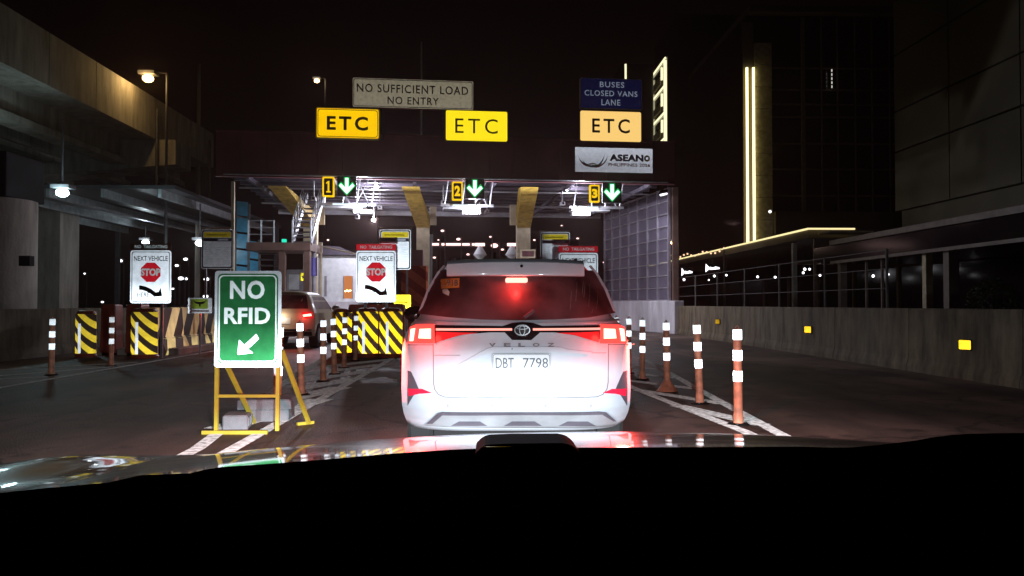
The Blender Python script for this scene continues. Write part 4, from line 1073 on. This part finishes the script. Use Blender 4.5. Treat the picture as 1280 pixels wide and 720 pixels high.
# side windows, mirrors, roof rails, wheels, exhaust
for s in (-1,1):
    mb=MB()
    pts=[(6.45,1.14),(9.0,1.14),(8.3,1.47),(6.5,1.47)]
    vs=[(s*(lerp(VT,z)[0]+0.004),y-OY,z) for y,z in pts]+[(s*(lerp(VT,z)[0]-0.02),y-OY,z) for y,z in pts]
    mb.add(vs,[(0,1,2,3),(7,6,5,4),(0,4,5,1),(1,5,6,2),(2,6,7,3),(3,7,4,0)]).build('side_window','glass',car)
    MB().ball((s*1.02,8.9-OY,1.14),0.13,14,0.6,0.72).build('mirror','gloss_black',car,True)
    MB().beam((s*0.72,8.9-OY,1.1),(s*0.93,8.9-OY,1.1),0.06,0.04).build('mirror_arm','black',car)
    MB().beam((s*0.50,6.5-OY,1.60),(s*0.50,7.9-OY,1.60),0.03,0.045).build('roof_rail','silver',car)
    for yw in (6.55,9.3):
        wmb=MB(); prof=[(0.20,-0.10),(0.30,-0.10),(0.325,-0.07),(0.325,0.07),(0.30,0.10),(0.20,0.10)]
        nn=24
        vs=[(s*0.74+a,yw-OY+r*math.cos(2*math.pi*i/nn),0.325+r*math.sin(2*math.pi*i/nn)) for r,a in prof for i in range(nn)]
        wmb.add(vs,[(k*nn+i,k*nn+(i+1)%nn,((k+1)%6)*nn+(i+1)%nn,((k+1)%6)*nn+i) for k in range(6) for i in range(nn)])
        tyre=wmb.build('wheel','rubber',car,True)
        MB().bar((s*0.70,yw-OY,0.325),(s*0.83,yw-OY,0.325),0.2,20).build('rim','silver',tyre,True)
MB().bar((-0.16,6.45-OY,1.59),(-0.16,6.40-OY,1.66),0.01,6).build('antenna','black',car)
# brake light rays
for s in (-1,1): lamp('POINT','brake_lamp',(s*0.71,5.74-OY,1.02),4,(1.0,0.05,0.035),car,0.06)
for s in (-1,1): lamp('SPOT','brake_lamp_beam',(s*0.74,5.74-OY,1.02),60,(1.0,0.05,0.035),car,0.06,168,(s*0.25,-1,-0.1),0.3)
for s in (-1,1): lamp('SPOT','added_road_red',(s*0.93,6.02-OY,1.03),110,(1.0,0.07,0.045),car,0.05,112,(s*0.45,0.6,-1.0),0.5)  # added red spots outside the body to redden the road alongside
lamp('POINT','high_brake_lamp',((bx0+bx1)/2,5.995-OY,bz0-0.012),2.6,(1.0,0.05,0.04),car,0.015)

# beige SUV in lane one
VT2 = [(0.35,0.84,22.4,26.6),(0.5,0.87,22.3,26.7),(0.8,0.88,22.3,26.7),(0.98,0.87,22.33,26.3),(1.08,0.84,22.37,25.7),(1.3,0.76,22.5,25.3),(1.5,0.68,22.6,24.8),(1.58,0.6,22.7,24.5),(1.62,0.35,22.9,24.2)]
suv = thing('suv','pale beige SUV stopped in lane one behind the green sign','car',(-5.75,24.5,0),R(1))
s2 = shell(VT2); s2.v = [(x,y-24.5,z) for x,y,z in s2.v]; s2.build('body','car_beige',suv,True)
def drape2(pts,off,thick,name,mat,parent):
    bm=bmesh.new(); vs=[bm.verts.new((x,0,z)) for x,z in pts]; bm.faces.new(vs)
    for i in range(-8,9): bmesh.ops.bisect_plane(bm,geom=bm.verts[:]+bm.edges[:]+bm.faces[:],plane_co=(i*0.11,0,0),plane_no=(1,0,0))
    for v_ in bm.verts: v_.co.y=rearY(v_.co.x,v_.co.z,VT2)-24.5-off
    ret=bmesh.ops.extrude_edge_only(bm,edges=[e for e in bm.edges if e.is_boundary])
    for g_ in ret['geom']:
        if isinstance(g_,bmesh.types.BMVert): g_.co.y+=thick
    me=bpy.data.meshes.new(name); bm.to_mesh(me); bm.free(); return link(name,me,mat,parent,True)
drape2([(-0.7,1.12),(0.7,1.12),(0.6,1.5),(-0.6,1.5)],0.01,0.03,'rear_window','glass',suv)
for s in (-1,1):
    pts=[(s*0.82,1.04),(s*0.55,1.02),(s*0.57,0.86),(s*0.85,0.84)]
    tl=drape2(pts,0.02,0.04,'tail_light','tail',suv)
    drape2([(s*0.78,0.98),(s*0.58,0.95),(s*0.60,0.90),(s*0.80,0.92)],0.026,0.01,'lamp_bulb','e_redhot',tl)
    lamp('SPOT','brake_lamp',(s*0.7,22.2-24.5,0.95),16,(1.0,0.06,0.05),suv,0.06,150,(0.2,-1,-0.2),0.3)
lamp('POINT','added_rear_fill',(0,22.12-24.5,0.92),4,(1.0,0.82,0.6),suv,0.03)  # added fill that brightens the rear of the SUV
for s in (-1,1): lamp('POINT','lens_glow',(s*0.7,22.18-24.5,0.95),3,(1.0,0.08,0.06),suv,0.04)
drape2([(-0.26,0.7),(0.26,0.7),(0.26,0.86),(-0.26,0.86)],0.015,0.02,'number_plate','white',suv)
drape2([(-0.8,0.50),(0.8,0.50),(0.82,0.56),(-0.82,0.56)],0.02,0.02,'bumper_trim','chrome',suv)
drape2([(-0.8,0.36),(0.8,0.36),(0.8,0.48),(-0.8,0.48)],0.015,0.02,'bumper','black',suv)
for s in (-1,1):
    mb=MB(); pts=[(22.9,1.1),(25.4,1.1),(24.8,1.46),(23.0,1.46)]
    vs=[(s*(lerp(VT2,z)[0]+0.006),y-24.5,z) for y,z in pts]+[(s*(lerp(VT2,z)[0]-0.02),y-24.5,z) for y,z in pts]
    mb.add(vs,[(0,1,2,3),(7,6,5,4),(0,4,5,1),(1,5,6,2),(2,6,7,3),(3,7,4,0)]).build('side_window','glass',suv)
    for yw in (23.1,25.8):
        tyre=MB().bar((s*0.66,yw-24.5,0.35),(s*0.885,yw-24.5,0.35),0.35,22).build('wheel','rubber',suv,True)
        MB().bar((s*0.68,yw-24.5,0.35),(s*0.90,yw-24.5,0.35),0.21,16).build('rim','silver',tyre,True)
    MB().ball((s*0.98,25.3-24.5,1.12),0.13,10,0.6,0.7).build('mirror','car_beige',suv,True)

# own car: bonnet, dashboard, headlamps
own = thing('own_car','dark car the view is taken from, glossy bonnet and black dashboard','car',(0.2,1.0,0))
def sm(a,b,x): t_=max(0,min(1,(x-a)/(b-a))); return t_*t_*(3-2*t_)
def hood_z(X,Y):
    u_=2.0-Y; z=0.931+0.163*u_-0.081*u_*u_/2
    z-=0.06*((X-0.25)/1.0)**2
    z+=0.034*sm(-0.64,-0.80,X)*sm(0.7,1.2,Y)*(1-0.7*sm(1.45,2.0,Y))
    z-=0.12*sm(1.99,2.25,Y)**1.5
    return z
mb=MB(); nx,ny=70,50; vs=[]
for j in range(ny+1):
    Y=0.85+(2.14-0.85)*j/ny
    for i in range(nx+1):
        X=-0.78+ (1.96*i/nx) ; X = X if X>-2 else X
        X=-0.90+2.2*i/nx
        z=hood_z(X,Y)
        z-=0.10*sm(-0.80,-0.90,X)+0.1*sm(1.18,1.30,X)
        vs.append((X-0.2,Y-1.0,z))
m_=nx+1
mb.add(vs,[(j*m_+i,j*m_+i+1,(j+1)*m_+i+1,(j+1)*m_+i) for j in range(ny) for i in range(nx)])
mb.build('bonnet','car_red',own,True)
MB().box(-0.86,0.86,-0.1,1.12,0.35,0.78).build('front_body','car_red',own,bevel=0.04)
# dashboard: far edge follows the line seen in the picture
edge=[(-260,650),(-60,620),(60,608),(140,601),(180,592),(240,590),(270,583),(355,577.5),(400,574),(490,566.5),(560,562),(600,560.5),(720,559),(1000,557),(1080,559),(1110,561),(1140,563)]
def edge_py(px):
    for (a0,b0_),(a1,b1_) in zip(edge,edge[1:]):
        if px<=a1: return b0_+(b1_-b0_)*(px-a0)/(a1-a0)
    return edge[-1][1]
mb=MB(); rows=[(0.80,-0.03),(0.75,0.0),(0.70,0.004),(0.6,0.008),(0.5,0.012),(0.38,0.012),(0.26,0.0),(0.18,-0.03)]
cols=[-260+20*i for i in range(94)]; vs=[]
for (Yd,dz) in rows:
    for px in cols:
        b0_=P(px,edge_py(px),0.75)
        hump=0.0
        if px>1020:
            hump=0.022*sm(1040,1210,px)
        vs.append((b0_.x-0.2,Yd-1.0-0.02*abs(b0_.x),b0_.z+dz+hump*(sm(0.82,0.72,Yd))))
m_=len(cols)
mb.add(vs,[(j*m_+i,j*m_+i+1,(j+1)*m_+i+1,(j+1)*m_+i) for j in range(len(rows)-1) for i in range(m_-1)])
mb.build('dashboard','dash',own,True)
for s,X_ in ((-1,-0.62),(1,0.62)):
    hl=MB().prism(rrect(X_-0.14,X_+0.14,0.70,0.80,0.03),1.121,1.16).build('headlight','chrome',own)
    d_=bpy.data.lights.new('headlight_beam','SPOT'); d_.energy=600; d_.color=(0.82,0.93,1.0); d_.spot_size=R(112); d_.spot_blend=1.0; d_.shadow_soft_size=0.05
    d_.use_nodes=True; nt=d_.node_tree; e=nt.nodes.get('Emission') or nt.nodes.new('ShaderNodeEmission')
    tc=nt.nodes.new('ShaderNodeTexCoord'); sp_=nt.nodes.new('ShaderNodeSeparateXYZ'); nt.links.new(tc.outputs['Normal'],sp_.inputs[0])
    # low beam: full light below the cut-off, a fraction above it
    mr=nt.nodes.new('ShaderNodeMapRange'); mr.inputs['From Min'].default_value=-0.35; mr.inputs['From Max'].default_value=0.15
    cr=nt.nodes.new('ShaderNodeValToRGB'); mu=nt.nodes.new('ShaderNodeMath'); mu.operation='MULTIPLY'; mu.inputs[1].default_value=4.0
    el=cr.color_ramp.elements; stops=((-0.30,3.4),(-0.12,3.0),(-0.08,1.0),(-0.005,1.0),(0.022,0.48),(0.055,0.16),(0.13,0.09))
    while len(el)<len(stops): el.new(0.5)
    for i_,(y_,v_) in enumerate(stops):
        el[i_].position=(y_+0.35)/0.5; el[i_].color=(v_/4,v_/4,v_/4,1)
    nt.links.new(sp_.outputs['Y'],mr.inputs['Value']); nt.links.new(mr.outputs['Result'],cr.inputs[0]); nt.links.new(cr.outputs['Color'],mu.inputs[0]); nt.links.new(mu.outputs[0],e.inputs['Strength'])
    o=bpy.data.objects.new('headlight_beam',d_); COL.objects.link(o); o.parent=own; o.location=(X_,1.2,0.76)
    o.rotation_euler=(math.pi/2,0,R(0))
# low plastic base on the dashboard
t=thing('mount_base','low black plastic mount base at the centre of the dashboard edge','phone mount',(P(661,548,0.72).x,0.72,0))
pts=[(592,562),(606,549.5),(640,548),(700,547.5),(712,550),(724,562)]
MB().prism([(P(a,b,0.72).x-P(661,548,0.72).x,P(a,b,0.72).z) for a,b in pts][::1],-0.03,0.03).build('base','black',t,bevel=0.004)
a_,b_=P(606,561.5,0.69),P(642,557.5,0.69); MB().box(a_.x-P(661,548,0.72).x,b_.x-P(661,548,0.72).x,-0.034,-0.031,a_.z,b_.z).build('slot','chrome',t)

# ---------------------------------------------------------------- elevated road on the left
t=thing('elevated_road','dark concrete elevated road crossing the upper left with girders and a pier','bridge',(-16,5,0))
XO=0.0
for i in range(12):
    y0_=i*3.5+0.02; y1_=(i+1)*3.5-0.02
    MB().box(-0.35,0.0,y0_,y1_,9.2,11.15).build('parapet_panel','concrete',t)
MB().box(-16,-0.36,0,42,9.25,9.55).build('deck','concrete',t)
for gx_ in (-1.9,-5.0,-8.2,-11.4): MB().prism([(gx_-0.45,8.0),(gx_+0.45,8.0),(gx_+0.45,8.25),(gx_+0.15,8.4),(gx_+0.15,9.245),(gx_-0.15,9.245),(gx_-0.15,8.4),(gx_-0.45,8.25)],0.0,41.5).build('girder','concrete',t)
MB().add([(-12,34,6.9),(0.9,34,8.0),(0.9,34,9.19),(-12,34,9.19),(-12,36,6.9),(0.9,36,8.0),(0.9,36,9.19),(-12,36,9.19)],[(0,1,2,3),(7,6,5,4),(0,4,5,1),(1,5,6,2),(2,6,7,3),(3,7,4,0)]).build('pier_cap','concrete',t)
MB().box(-7,-4.6,34.1,35.9,0,6.88).build('pier','concrete',t)
for yy_,nn in ((33.7,0),(41.0,1)): MB().bar((0.12,yy_,10.6),(0.12,yy_,6.6),0.07,8).build('downpipe','dsteel',t)
p=P(14,330,24)
t=thing('bridge_column','thick grey green concrete column at the left edge with a small plaque','column',(P(10,330,24).x-0.6,24,0))
MB().lathe([(1.0,0),(1.0,0.1),(1.28,0.12),(1.28,4.3)],28).build('shaft','concrete',t,True)
MB().box(-9,1.1,-1.0,1.0,4.302,5.6).build('added_dark_beam','black',t,bevel=0.04)  # black block added so the space over the column stays dark
q0=P(31,326,22.7); MB().box(q0.x-t.location.x-0.15,q0.x-t.location.x+0.15,-1.33,-1.1,q0.z-0.14,q0.z+0.14).build('plaque','black',t)
# lower ribbed roof
t=thing('ribbed_roof','dark ribbed steel roof with shining girders left of the gantry','roof',(-17,33,0))
MB().box(-6,4.2,0,17,5.95,6.1).build('deck_sheet','dsteel',t)
for i,xg in enumerate((3.6,1.3,-0.9,-3.0,-5.2)):
    MB().box(xg-0.07,xg+0.07,0.0,16.9,5.6,5.945).build('girder','steel',t)
for xx_,yy_ in ((4.0,16.5),(-5.6,16.5),(-5.6,0.5)): MB().box(xx_-0.12,xx_+0.12,yy_-0.12,yy_+0.12,0,5.94).build('post','dsteel',t)
# lamps on the left
def street_lamp(px,py,Y,label,col,mat,pw,r,pole=True,hang=None,name='street_lamp'):
    p=P(px,py,Y); t=thing(name,label,'lamp',(p.x,Y,p.z if hang else 0))
    z=0 if hang else p.z
    MB().ball((0,0,z),r,12,1,0.7).build('lens',mat,t,True)
    MB().box(-r*1.5,r*1.5,-r,r*1.4,z+r*0.71,z+r*1.3).build('housing','dsteel',t)
    if hang: MB().bar((0,0,r),(0,0,hang-p.z),0.03,6).build('stem','dsteel',t)
    else:
        MB().bar((r*3,0.3,0),(r*3,0.3,z+r),0.09,8,0.05).build('pole','dsteel',t)
        MB().bar((0,0,z+r*1.31),(r*3,0.3,z+r*1.31),0.03,6).build('arm','dsteel',t)
    if pw: lamp('POINT','bulb',(0,-r*1.6,z-0.05),pw,col,t,r)
    return t
street_lamp(78,241,29.5,'large teal white lamp hanging under the elevated road',(0.6,0.93,1.0),'e_teal',130,0.22,hang=8.0)
street_lamp(185,98,36,'yellow street lamp beside the elevated road parapet',(1.0,0.66,0.25),'e_warm',110,0.24)
street_lamp(396,101,62,'small cream street lamp high in the dark sky left of the beige sign',(1.0,0.85,0.6),'e_warm',40,0.2)
street_lamp(182,303,45,'cool white lamp shining just above the leftmost STOP sign',(0.75,0.93,1.0),'e_cool',80,0.19,hang=5.6)
street_lamp(250,304,35,'cool white lamp shining at the left edge of the toll rate board',(0.75,0.93,1.0),'e_cool',80,0.19,hang=5.6)
p=P(248,180,46.5); t=thing('lamp_pole','tall thin pole standing by the end of the elevated road','pole',(p.x,46.5,0))
MB().bar((0,0,0),(0,0,P(248,80,46.5).z),0.16,10,0.10).build('shaft','concrete',t,True)
MB().box(-0.3,0.3,-0.3,0.3,0,0.3).build('base','concrete',t)
# small far lamps, each on its pole
def far_lamp(px,py,Y,s,mat,label,group):
    p=P(px,py,Y); t=thing('distant_lamp',label,'lamp',(p.x,Y,0),0,group); h=s*Y/F/2
    MB().ball((0,0,p.z),h*1.3,8,1,0.6).build('lens',mat,t)
    MB().bar((h*2,0,0),(h*2,0,p.z+h),0.06,6).build('pole','dsteel',t)
    MB().bar((0,0,p.z+h),(h*2,0,p.z+h),0.03,6).build('arm','dsteel',t)
gl='tiny far lamps left of the toll lanes'
for px,py,s in ((57,328,3),(57,340,2),(50,370.5,3),(150,326,4.5),(106,342,2),(128,377.5,2.5),(221,332,3.5),(226,348,5),(232,348.5,4),(216,361,2.5),(232,324,4),(258,349,5),(257,370.5,5)):
    far_lamp(px,py,60+random.uniform(-6,20),s,'e_tiny','tiny white lamp far off in the dark left of the toll lanes',gl)
gl='pinkish far lamps behind the canopy'
for px,py,s in ((553,288.5,3.5),(573,299,4),(467,275,5),(618,307,7),(755,328,2.5),(761,279,2.5),(769,273,2.5),(543,322,3),(548,300,2),(585,318,3),(613,296,2.5),(628,312,3),(668,300,2.5),(702,282,2),(722,298,2.5),(741,318,3),(410,300,2.5),(425,312,2),(466,330,2.5)):
    far_lamp(px,py,62+random.uniform(-6,20),s,'e_pink','small pinkish lamp in the red dark behind the toll canopy',gl)
t=thing('light_row','long horizontal row of pinkish lights far behind the canopy','lights',(P(566,305,70).x,70,0))
x_=P(566,305,70).x; z_=P(566,305.5,70).z
for a_,b_ in ((535,548.5),(552,587),(590,593.5)): MB().box(P(a_,305,70).x-x_,P(b_,305,70).x-x_,-0.1,0.1,z_-0.09,z_+0.09).build('tube','e_pink',t)
MB().box(-2.6,2.6,0.11,0.4,z_-0.2,z_+0.2).build('beam','dsteel',t)
for xx_ in (-2.4,2.4): MB().box(xx_-0.1,xx_+0.1,0.12,0.35,0,z_-0.21).build('post','dsteel',t)

# ---------------------------------------------------------------- buildings on the right
# canopy level with a led line, tower above, near block
t=thing('office_building','large dark office building at right with a lit vertical strip and a canopy','building',(16,24,0))
def bq(px,Xw): Y=Xw/((px-610)/F); return Y-24
# far canopy slab with led edge
MB().box(0.0,8,15.5,56,4.55,4.98).build('canopy_slab','bldg',t)
MB().box(-0.10,-0.003,15.4,56,4.96,5.04).build('led_edge','e_ledline',t)
MB().box(-0.1,2.3,15.30,15.39,4.96,5.04).build('led_edge','e_ledline',t)
MB().box(0.4,2.6,14.0,15.25,4.7,4.78).build('skylight','facade',t)
# near canopy
MB().box(0.15,9,-10,15.2,3.25,4.0).build('canopy_fascia','bglass',t)
MB().box(0.0,0.14,-10,13,4.0,4.22).build('canopy_gutter','mull',t)
MB().box(0.02,0.14,-10,13,3.12,3.245).build('canopy_edge','mull',t)
# columns under canopies
for px,wd,mt in ((995,0.22,'white'),(1021,0.12,'mull'),(1056,0.3,'mull'),(1087,0.09,'mull'),(1107,0.09,'mull'),(1165,0.26,'facade'),(1195,0.35,'mull')):
    yy_=bq(px,16.4); MB().box(0.5-wd/2,0.5+wd/2,yy_-wd/2,yy_+wd/2,0,3.24 if yy_<15 else 4.54).build('column',mt,t)
yy_=bq(995,16.4); MB().box(0.5,2.4,yy_-0.5,yy_-0.35,3.35,3.6).build('lintel','facade',t)
# inner wall with shop glass bays
for i in range(12):
    ya=-8+i*5.2
    MB().box(5.9,6.1,ya+0.1,ya+5.0,0.3,3.2).build('shop_window','bglass',t)
    MB().box(5.8,6.15,ya-0.1,ya+0.095,0,3.24).build('pier','bldg',t)
MB().box(5.95,6.3,-10,56,3.25,4.54)
# tower: corner at px 934, y 50
ty=25.8
MB().box(0.3,10.6,ty,ty+14,5.0,19.5).build('tower_core','bglass',t)
for px,s in ((934.2,0.06),(942.3,0.06)):
    p=P(px,200,24+ty-0.3); MB().box(p.x-16-s,p.x-16+s,ty-0.36,ty-0.26,4.99,16.1).build('led_strip','e_led',t)
# lit cladding panels beside the strip
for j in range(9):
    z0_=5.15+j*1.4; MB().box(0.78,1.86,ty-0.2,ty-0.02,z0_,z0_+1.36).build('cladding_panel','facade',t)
MB().box(0.05,0.72,ty-0.14,ty-0.01,5.0,19.0).build('corner_fin','bldg',t)
# curtain wall mullions
for px in (1004,1027,1047,1069,1090,1112):
    p=P(px,200,24+ty); wdd=0.12 if px==1004 else 0.03
    MB().box(p.x-16-wdd,p.x-16+wdd,ty-0.12,ty-0.003,5.0,19.4).build('mullion','mull',t)
for py in (86,113,131,147,180,212,245):
    p=P(1050,py,24+ty); MB().box(1.9,9.9,ty-0.09,ty-0.004,p.z-0.05,p.z+0.05).build('transom','mull',t)
MB().box(1.9,10.4,ty-0.6,ty-0.13,5.0,P(1050,264,49).z).build('podium_band','bldg2',t)
MB().box(0.3,10.5,ty-0.7,ty+14.2,19.51,19.9).build('parapet','bldg',t)
pL=P(1040,100,24+ty-0.4)
for i in range(5): MB().box(pL.x-16-0.03,pL.x-16+0.03,ty-0.4,ty-0.36,P(1040,90+i*5,50).z,P(1040,93+i*5,50).z).build('stair_light','e_dim',t)
# near block along the road
for j,(za,zb2) in enumerate(((5.35,7.9),(7.98,9.7),(9.78,12.2),(12.28,14.6))):
    for i in range(4):
        MB().box(2.0,2.3,-6+i*4.2+0.03,-6+(i+1)*4.2-0.03,za,zb2).build('cladding_panel','bldg2',t)
MB().box(2.31,9.5,-6,10.8,4.6,14.5).build('near_block','bldg2',t)
p=P(962.5,264.5,45); MB().ball((p.x-16,21,p.z),0.08,8).build('window_light','e_tiny',t)
# shop signs: white glowing marks too blurred to read
for (px0,px1,py0,py1),lab in (((852,866,335,345),'left'),((882,900,330,340),'right')):
    Y=58.0 if px0<870 else 52.0
    a_=P(px0,py1,Y); b_=P(px1,py0,Y)
    s_=thing('shop_sign','white lit sign with a pointed emblem under the canopy, '+('smaller and farther' if lab=='left' else 'larger and nearer'),'sign',((a_.x+b_.x)/2,Y,(a_.z+b_.z)/2),0,'white lit signs under the canopy')
    hw=(b_.x-a_.x)/2; hh=(b_.z-a_.z)/2
    MB().box(-hw*1.05,hw*1.05,0.03,0.12,-hh*1.1,hh*1.1).build('panel','black',s_)
    MB().prism([(-hw,-hh),(-hw*0.35,-hh*0.1),(-hw*0.95,hh)],0,0.025).build('emblem','e_shop',s_)
    MB().prism([(-hw*0.4,-hh*0.45),(hw*0.9,-hh*0.25),(hw*0.95,hh*0.1),(hw*0.4,hh*0.35),(0,hh*0.1),(-hw*0.4,hh*0.3)],0,0.025).build('mark','e_shop',s_)
    MB().bar((0,0.08,hh*1.1),(0,0.08,4.54-s_.location.z),0.02,6).build('hanger','dsteel',s_)
gl='small lamps under the right canopy'
for px,py,s in ((1006,336.5,3.5),(1004,341,3),(1012,336.5,3),(1025,344,3),(1091.5,345,3.5),(1110,343,3.5),(969,346.5,3),(893,345,3),(886,350,2),(855,349.5,3),(947,346,3),(908,344,2.5)):
    Y=min(56,17.5/((px-610)/F)); p=P(px,py,Y)
    s_=thing('canopy_downlight','small white lamp hanging among the columns under the right canopy','lamp',(p.x,Y,p.z),0,gl); h=s*Y/F/2
    MB().ball((0,0,0),h,8).build('bulb','e_tiny',s_); MB().bar((0,0,h),(0,0,3.24-p.z if Y<39 else 4.54-p.z),0.012,6).build('cord','dsteel',s_)
p=P(841,303.5,48); 
street_lamp(841,303.5,52,'warm street lamp low beside the end of the panelled screen',(1.0,0.8,0.5),'e_warm',60,0.14)
# festoon of warm bulbs
t=thing('string_lights','string of small warm bulbs above the far end of the right canopy','lights',(14.5,60,0))
p0=P(838,318,62); p1=P(905,309,52)
prev=None
for i in range(15):
    f_=i/14; q=p0.lerp(p1,f_); z=q.z-0.25*math.sin(math.pi*(f_*3%1))
    pt=(q.x-14.5,q.y-60,z)
    if prev: MB().bar(prev,pt,0.012,5).build('wire','dsteel',t)
    prev=pt
for i in range(15):
    f_=i/14; q=p0.lerp(p1,f_); z=q.z-0.25*math.sin(math.pi*(f_*3%1)); MB().ball((q.x-14.5,q.y-60,z-0.07),0.07,6).build('bulb','e_warmdim',t)
for q in (p0,p1): MB().bar((q.x-14.5,q.y-60,0),(q.x-14.5,q.y-60,q.z+0.1),0.04,6).build('pole','dsteel',t)

# far tower with led framework
t=thing('led_tower','dark far tower with bright yellow white light strips framing its windows','building',(18.5,82.0,0))
MB().box(0.06,12,0.0,9.0,0,27.2).build('tower_core','bglass',t)
yn,yf=0.3,7.7
for yy_ in (yn,yf): MB().box(-0.22,0.05,yy_-0.14,yy_+0.14,19.0 if yy_==yf else 17.6,26.6).build('led_strip','e_ledf',t)
for z_ in (18.6,21.3,24.1,26.9): MB().beam((-0.05,yn,z_),(-0.05,yf,z_),0.12,0.16).build('led_rung','e_ledf',t)
for z_ in (19.2,22.0,24.8):
    MB().box(-0.1,0.05,2.0,2.4,z_+0.3,z_+1.6).build('window_light','e_ledf',t)
    MB().prism([(0,0),(0.02,0),(0.02,1.4),(0,1.4)],3,6.5)
    MB().box(-0.06,0.055,3.0,7.0,z_,z_+0.8).build('window','facade',t)
t=thing('slim_led_tower','dark slim tower with one bright vertical strip behind the blue sign','building',(P(782,90,85).x,85,0))
MB().box(-0.5,3,0,6,0,P(782,80,85).z).build('tower_core','bglass',t)
MB().box(-0.1,0.1,-0.06,-0.003,P(782,110,85).z,P(782,80,85).z).build('led_strip','e_ledf',t)
# far dark building with a few lit windows
t=thing('dark_apartment_building','unlit far apartment block with a few small lit windows','building',(26.0,100,0))
MB().box(-2,16,0,14,0,38).build('wall','bglass',t)
for px,py,w_,h_ in ((857,125,4,2.5),(850,131,2,4),(901,162,2.5,2.5),(907,168,1.5,6),(871,201,1.5,6),(889,265,5,3),(905,284,5,2.5),(846,294,2,2),(855,295,4,3),(861,295,2,2),(866,296,2,3)):
    p=P(px,py,99.8); k=0.1
    MB().box(p.x-26-w_*k/2,p.x-26+w_*k/2,-0.08,-0.003,p.z-h_*k/2,p.z+h_*k/2).build('window','e_farwin',t)

# round bush behind the right wall
p=P(1241,372,19.5)
t=thing('round_bush','round dark clipped bush behind the right concrete wall','bush',(p.x,19.5,0))
rr=0.58; cz=P(1241,378,19.5).z
mb=MB()
for i in range(1500):
    u_=random.uniform(-0.3,1); th_=random.uniform(0,2*math.pi); r_=rr*random.uniform(0.75,1.06); q_=math.sqrt(max(0,1-u_*u_))
    c=Vector((r_*q_*math.cos(th_),r_*q_*math.sin(th_),cz+r_*u_)); a=Vector((random.gauss(0,1),random.gauss(0,1),random.gauss(0,1))).normalized()*0.045; b=a.orthogonal().normalized()*0.022
    mb.add([c-a,c+b,c+a,c-b],[(0,1,2,3)])
mb.build('foliage','leaf',t)
MB().bar((0,0,0),(0,0,cz),0.07,8,0.05).build('trunk','wood',t)
